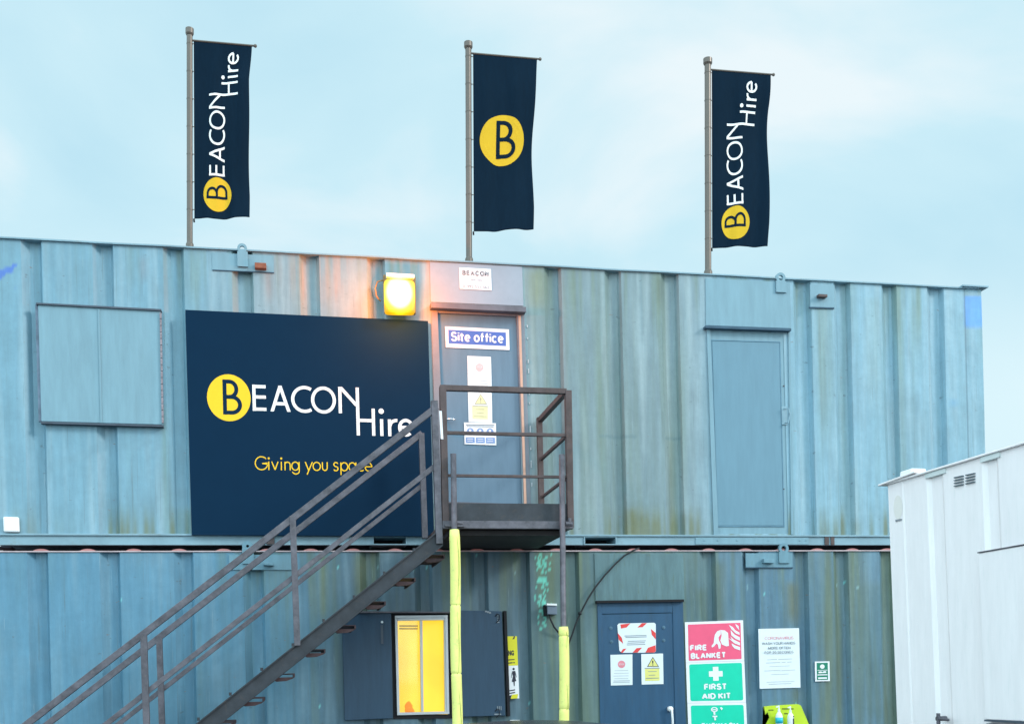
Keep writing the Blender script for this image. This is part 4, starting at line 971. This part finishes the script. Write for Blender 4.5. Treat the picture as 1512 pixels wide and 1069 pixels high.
decal('heading',mapp(f,gt('CORONAVIRUS',.15,.135,.86,.185,.10)),on(.012),M['pinkink'],s)
decal('lettering',mapp(f,gt('WASH YOUR HANDS',.08,.225,.90,.270,.15)+gt('MORE OFTEN',.23,.303,.78,.347,.15)+gt('FOR 20 SECONDS',.14,.376,.85,.420,.15)),on(.012),M['greyink'],s)
def bl(u0,v,u1,h=.010): return [[(u0,v),(u1,v-.004),(u1,v+h-.004),(u0,v+h)]]
decal('small_print',mapp(f,[bl(.2,.515,.44),bl(.47,.513,.81),bl(.17,.567,.52),bl(.55,.565,.65),bl(.69,.563,.80),bl(.25,.63,.75,.006),bl(.12,.70,.52,.007),bl(.54,.70,.88,.007),bl(.29,.765,.72,.006),bl(.17,.89,.86,.006),bl(.22,.925,.78,.007)]),on(.012),M['paleink'],s)
Q=[(1203.2,976.2),(1224.8,975.8),(1225.4,1005),(1203.8,1005.6)]
s=sign('safety_sign','tiny green and white first aid station sign, right of the hand washing poster','sign',Q,.012,.003,M['lilac']); f=bil(Q)
decal('field',mapp(f,[[[(.12,.07),(.88,.07),(.88,.93),(.12,.93)]]]),on(.012),M['dkgreen'],s)
decal('symbol',mapp(f,[[ell(.5,.26,.16,.11,16)],[[(.16,.43),(.84,.43),(.84,.455),(.16,.455)]],[[(.24,.51),(.42,.50),(.50,.54),(.60,.49),(.76,.50),(.76,.58),(.24,.59)]],[[(.16,.65),(.84,.65),(.84,.70),(.16,.70)]],[[(.2,.80),(.8,.80),(.8,.88),(.2,.88)]]]),on(.0135),M['lilac'],s)
Q=[(749.2,939),(763.3,938.8),(766.8,1030.5),(752.2,1031.2)]
s=sign('distance_sign','narrow yellow and white strip sign with a standing figure symbol beside the window shutter','sign',Q,.035,.004,M['lilac']); f=bil(Q)
decal('field',mapp(f,[[[(.0,.0),(1,.0),(1,.47),(0,.47)]],[[(.3,.935),(.9,.93),(.8,1),(.1,1)]]]),on(.035),M['yelprint'],s)
decal('lettering',mapp(f,[tx('NG',.03,.225,.62,.31,.05),[[(.02,.37),(.66,.365),(.66,.38),(.02,.385)]],[[(.02,.42),(.45,.415),(.45,.432),(.02,.437)],[(.52,.417),(.68,.415),(.68,.43),(.52,.432)]],[[(.5,.05),(.7,.0),(.8,.0),(.72,.045)]],[[(.0,.95),(.25,.94),(.1,1),(0,1)]],[[(0,.865),(.6,.85),(.6,.868),(0,.88)]],[[(0,.905),(.6,.892),(.6,.91),(0,.92)]]]),on(.0365),M['ink'],s)
decal('symbol',mapp(f,[[ell(.53,.525,.12,.02,14)],[[(.38,.56),(.68,.555),(.72,.60),(.65,.64),(.76,.72),(.60,.725),(.58,.80),(.50,.80),(.47,.73),(.30,.73),(.44,.64),(.36,.60)]],[[(.36,.575),(.30,.66),(.24,.67),(.30,.60)]],[[(.70,.57),(.80,.65),(.76,.67),(.68,.6)]]]),on(.0365),M['ink'],s)
v=obj('wall_fixture',one(slab,rc(753.5,1062.5,768,1067.5),.0,.03),M['whiteplastic'],None,bevel=.004); tag(v,'short white plastic strip on the lower wall under the narrow yellow sign','fixture')
# junction box with its cable
jb=thing('junction_box','grey box with white lid on the lower wall left of the right padded post','electrical box',P(814,908,0))
bm=B(); slab(bm,[(808,893.5),(822.5,894),(823,907),(808.5,906.5)],.0,.085); bx=obj('box',bm,M['greyplastic'],jb,bevel=.005)
bm=B(); slab(bm,[(807.3,890.5),(822.5,891),(822.5,894),(807.3,893.5)],.0,.10); obj('lid',bm,M['whiteplastic'],jb,bevel=.003)
bm=B(); slab(bm,[(804,893),(807.5,893),(808,909),(804.5,909)],.0,.06); obj('bracket',bm,M['black'],jb)
bm=B(); tube(bm,[P(811,906,.06),P(813,914,.07),P(818,925,.06),P(826,935,.03),P(838,944,.02)],.009,8); obj('cable',bm,M['rubber'],jb,smooth=True)
bm=B()
pts=[(944,809),(936,812),(922,820),(908,833),(893,849),(878,868),(868,884),(858,903),(850,921),(845,936),(838,955),(834,975),(833,1060),(836,1200)]
cp=[P(x,y,.05-.02*(i>9)) for i,(x,y) in enumerate(pts)]
tube(bm,cp,.0085,8); slab(bm,rc(855,903,859,907),.03,.07)
tag(obj('cable',bm,M['rubber'],None,smooth=True),'black cable curving from the gap between the cabins down to the right padded post','cable')
# hygiene board with bottles
hb=thing('hygiene_board','lime yellow cut-corner board holding bottles at the foot of the lower wall','board',P(1160,1180,.0))
q=[(1128.3,1042.5),(1140,1041.3),(1177.5,1039),(1181,1040),(1183,1042),(1194.5,1069),(1212,1110),(1212,1180),(1126,1180),(1126,1085),(1131,1068),(1136,1058.5),(1133,1051),(1130,1055)]
bm=B(); fr_=[P(x,y,.03) for x,y in q]; hexa(bm,fr_,[p+V((0,.02,0)) for p in fr_]); bmesh.ops.triangulate(bm,faces=[f for f in bm.faces if len(f.verts)>4]); obj('panel',bm,M['lime'],hb)
decal('lettering',[lines(1134.5,1047,1142.5,1,3,1.6,.05)[0],lines(1154.5,1045,1165,1,3,2,.05)[0],lines(1168,1045,1172,1,3,2,.05)[0],lines(1157.5,1052,1163.5,1,3,2,.05)[0]],on(.03),M['olive'],hb)
bm=B(); slab(bm,[(1128,1085.2),(1202,1085),(1202,1089),(1128,1089)],.03,.13); obj('shelf',bm,M['lime'],hb)
def bottle(px,py,w,m,mtop,label):
    c=P(px,1085,.085); t=P(px,py,.085); h=t.z-c.z; k=w/2*(t-CAM).dot(FW)/F
    T=thing('bottle',label,'bottle',c)
    bm=B(); tube(bm,[c,c+V((0,0,h*.02)),c+V((0,0,h*.60)),c+V((0,0,h*.70)),c+V((0,0,h*.78))],[k*.9,k,k,k*.8,k*.35],16); obj('bottle_body',bm,m,T,smooth=True)
    bm=B(); tube(bm,[c+V((0,0,h*.78)),c+V((0,0,h*.87)),c+V((0,0,h*.875)),c+V((0,0,h))],[k*.36,k*.36,k*.2,k*.2],12); bar(bm,c+V((0,0,h*.97)),c+V((-k*.9,-.01,h*.95)),.012,.012); obj('pump_cap',bm,mtop,T)
    return T,c,h,k
T,c,h,k=bottle(1151,1041,11,M['whiteplastic'],M['whiteplastic'],'clear pump bottle with bright blue label on the lime board')
bm=B(); tube(bm,[c+V((0,0,h*.40)),c+V((0,0,h*.60))],k*1.03,16); obj('label',bm,M['cyan'],T,smooth=True)
T,c,h,k=bottle(1168,1042,10,M['whiteplastic'],M['whiteplastic'],'white pump bottle with thin dark print, right of the blue labelled one')
decal('label_print',[[rc(1171,1060,1172.6,1069)],[rc(1171,1056.5,1172.6,1058.5)]],on(.085+k+.001),M['ink'],T)

# ================================================================== white cabin on the right
dn=(FW+R0*((330-756)/F)-Z*0).normalized(); aw=-dn      # along the long side, towards the camera
tW=6.7; cw=CAM+ray(1311,716)*tW
nw=V((dn.y,-dn.x,0)); nw=-nw if nw.dot(CAM-cw)<0 else nw
WP=Plane(cw,aw,nw)
W=lambda x,y,o=0: WP(x,y,o)
top=cw.z
def hx(y0): return W(1311+(y0-716)*.0395,y0)
WC=thing('site_cabin','white steel site cabin at the right edge, seen along its long side','cabin',V((cw.x,cw.y,0)))
Lc=6.0; wdt=2.4; side=-nw
def wp(s,z,o=0,lean=1): 
    p=cw+aw*s+nw*o; return V((p.x,p.y,z))
lean=(hx(1069)-cw).dot(aw)/(hx(1069).z-cw.z)   # corner leans very slightly
def wpt(s,z,o=0): return wp(s+(z-cw.z)*lean,z,o)
rec=[(W(1369,800),W(1394,800)),(W(1450,760),W(1473,760)),]
rr_=[((a-cw).dot(aw),(b-cw).dot(aw)) for a,b in rec]; last=rr_[-1][1]
last0=rr_[-1][0]; pitchw=.62
x=last0+pitchw
while x<Lc-.3: rr_.append((x,x+.13)); x+=pitchw
sx=[0]
prof=[(0,0),((W(1336,900)-cw).dot(aw),0),((W(1338,900)-cw).dot(aw),-.004)]
for a,b in rr_: b=max(b,a+.13); prof+=[(a,-.004),(a+.03,-.018),(b-.03,-.018),(b,-.004)]
prof.append((Lc,-.004))
bm=B(); zlo=.2
NZ=24; cols=[]
for s_,o_ in prof: cols.append([bm.verts.new(wpt(s_,zlo+(top-zlo)*j/NZ,o_)) for j in range(NZ+1)])
for a,b in zip(cols,cols[1:]):
    for j in range(NZ): bm.faces.new((a[j],b[j],b[j+1],a[j+1]))
obj('corrugated_wall',bm,M['whitewall'],WC)
bm=B()
def wbox(bm,s0,s1,z0,z1,o0,o1,le=False):
    g=wpt if le else wp
    hexa(bm,[g(s0,z0,o1),g(s1,z0,o1),g(s1,z1,o1),g(s0,z1,o1)],[g(s0,z0,o0),g(s1,z0,o0),g(s1,z1,o0),g(s0,z1,o0)])
wbox(bm,.0,Lc,zlo,top-.002,-wdt,-.06,True); obj('side_wall',bm,M['whitewall'],WC)
bm=B(); wbox(bm,-.0,Lc,top+.0,top+.012,-wdt,.014); 
obj('roof_edge',bm,M['whitewall'],WC,bevel=.003)
bm=B(); q=[wp(-.06,top+.002,.03),wp(.30,top+.018,.025),wp(.30,top+.030,.025),wp(-.06,top+.013,.03)]
hexa(bm,q,[p-nw*.35 for p in q]); obj('corner_cap',bm,M['whitewall'],WC,bevel=.003)
bm=B(); s0=(W(1346,705)-cw).dot(aw); wbox(bm,.12,.24,top+.022,top+.058,-.1,.0); obj('lifting_block',bm,M['whiteplastic'],WC,bevel=.01)
GF=mat('pale grey filler',(.66,.72,.72),.6)
for a,b in rr_:
    bm=B(); wbox(bm,a+.0,b+.03,top-.028,top-.001,-.03,.004); obj('roof_gap_filler',bm,GF,WC)
# vents
vn=None
for cx0,cx1 in ((1408,1421),(1425,1438)):
    bm=B()
    for k in range(4):
        y0=704.5+k*4.2-(cx0-1408)*.22
        p=[W(cx0,y0,.006),W(cx1,y0-(cx1-cx0)*.22,.006),W(cx1,y0-(cx1-cx0)*.22+1.4,.006),W(cx0,y0+1.4,.006)]
        hexa(bm,p,[v_-nw*.012 for v_ in p])
    obj('air_vent',bm,mat('vent slot',(.10,.14,.17),.7),WC)
# shutter on the long side
z1=W(1452,817).z; z0=W(1457,1061).z; s0=(W(1452,900)-cw).dot(aw); s1=s0+1.5
shw=B(); wbox(shw,s0,s1,z0,z1,-.0,.035,True); so_=obj('window_shutter',shw,M['whitewall'],WC,bevel=.004)
bm=B(); wbox(bm,s0-.0,s1,z1+.001,z1+.007,-.0,.039,True); obj('top_edge',bm,M['steel'],so_)
bm=B(); wbox(bm,s0,s1,z0-.010,z0-.001,0,.04,True); obj('bottom_edge',bm,M['edge'],so_)
bm=B(); wbox(bm,s0,s1,z0-.03,z0-.022,0,.03,True); obj('sill',bm,M['edge'],so_)
bm=B()
for k in range(22):
    zz=z0+(z1-z0)*k/22; 
    if random.random()<.6: wbox(bm,s0-.010,s0-.002,zz,zz+.018,-.0,.01,True)
obj('hinge',bm,mat('hinge shade',(.45,.47,.5),.6),so_)
bm=B(); c=W(1397,1060,.0); tube(bm,[c,c+nw*.06],.014,8); tube(bm,[c+nw*.05,c+nw*.06+aw*.10+V((0,0,-.004))],.008,8); tube(bm,[c+nw*.05+V((0,0,-.05)),c+nw*.05+V((0,0,.03))],.011,8); obj('latch',bm,M['steel'],WC)
bm=B(); p=[W(1322,767,.004),W(1331,765.5,.004),W(1331,768,.004),W(1322,770,.004)]; hexa(bm,p,[v_-nw*.01 for v_ in p]); obj('vent_slot',bm,mat('slot grey',(.25,.27,.3),.6),WC)
bm=B(); bm.faces.new([bm.verts.new(W(1326+6.5*math.cos(t*.3142),749+18*math.sin(t*.3142),.0015)) for t in range(20)]); obj('faded_patch',bm,mat('faded peach primer',(.80,.76,.72),.6,var=.03),WC)

# ================================================================== car below the landing (only its roof crown reaches into view)
def car():
    cc=CAM+ray(762,1062.5)*4.9; cx,cy,cz=cc.x,cc.y,cc.z
    T=thing('parked_car','dark grey hatchback whose roof crown just shows below the landing','car',V((cx,cy,0)))
    # stations along the car: y (towards wall +), then half widths and heights
    def loft(rows,name,m,parent,sub=2):
        bm=B(); R_=[]
        for row in rows: R_.append([bm.verts.new(V((cx+x,cy+y,z))) for x,y,z in row])
        for a,b in zip(R_,R_[1:]):
            for i in range(len(a)-1): bm.faces.new((a[i],a[i+1],b[i+1],b[i]))
        bm.faces.new(R_[0][::-1]); bm.faces.new(R_[-1])
        o=obj(name,bm,m,parent,smooth=True); s=o.modifiers.new('s','SUBSURF'); s.levels=sub; s.render_levels=sub; return o
    def sec(y,hw,zb_,zm,zt_,r=.85):   # half ring closed
        pts=[(-hw*.9,y,zb_),(-hw,y,zb_+.12),(-hw,y,zm),(-hw*r,y,zt_),(0,y,zt_+.03),(hw*r,y,zt_),(hw,y,zm),(hw,y,zb_+.12),(hw*.9,y,zb_)]
        return pts
    body=loft([sec(-1.95,.70,.35,.6,.80),sec(-1.88,.80,.25,.65,.93),sec(-1.3,.86,.2,.72,.97),sec(0,.87,.2,.74,.96),sec(1.1,.86,.2,.70,.93),sec(1.7,.82,.22,.60,.83),sec(2.0,.68,.3,.5,.66)],'body',M['carpaint'],T)
    h=cz-.008
    def gs(y,w0,w1,z1): return [(-w0,y,.9),(-w0*.98,y,.95),(-w1,y,z1-.05),(-w1*.8,y,z1-.006),(0,y,z1+.008),(w1*.8,y,z1-.006),(w1,y,z1-.05),(w0*.98,y,.95),(w0,y,.9)]
    g=loft([gs(-1.82,.70,.55,1.08),gs(-1.55,.74,.56,h-.07),gs(-1.2,.76,.57,h-.015),gs(-.3,.77,.58,h),gs(.3,.77,.57,h-.05),gs(.75,.75,.52,1.16),gs(1.1,.72,.5,.98)],'window_glass',M['carglass'],T)
    bm=B()
    rows=[]
    for j in range(9):
        y=-1.5+1.75*j/8; zz=h+.014-.07*((y+.4)/1.1)**2*.8
        rows.append([bm.verts.new(V((cx+x,cy+y,zz-.10*(abs(x)/.62)**2.4))) for x in [(-.62+1.24*i/16) for i in range(17)]])
    for a,b in zip(rows,rows[1:]):
        for i in range(16): bm.faces.new((a[i],a[i+1],b[i+1],b[i]))
    rf=obj('roof_panel',bm,M['carpaint'],T,smooth=True); sd=rf.modifiers.new('t','SOLIDIFY'); sd.thickness=.02
    for sx_ in(-1,1):
        for yy in(-1.25,1.25):
            bm=B(); tube(bm,[V((cx+sx_*.70,cy+yy,.31)),V((cx+sx_*.885,cy+yy,.31))],.31,28); wh=obj('wheel',bm,M['tyre'],T,bevel=.02)
            bm=B(); tube(bm,[V((cx+sx_*.86,cy+yy,.31)),V((cx+sx_*.895,cy+yy,.31))],.20,20); obj('rim',bm,M['alu'],wh)
        bm=B(); box(bm,min(cx+sx_*.55,cx+sx_*.76),max(cx+sx_*.55,cx+sx_*.76),cy-1.99,cy-1.80,.70,.90); obj('tail_light',bm,M['tail'],T,bevel=.02)
        bm=B(); box(bm,min(cx+sx_*.50,cx+sx_*.70),max(cx+sx_*.50,cx+sx_*.70),cy+1.80,cy+1.99,.52,.64); obj('headlight',bm,M['lilac'],T,bevel=.02)
    bm=B(); box(bm,cx-.26,cx+.26,cy-2.0,cy-1.93,.52,.63); obj('number_plate',bm,M['yelprint'],T)
car()
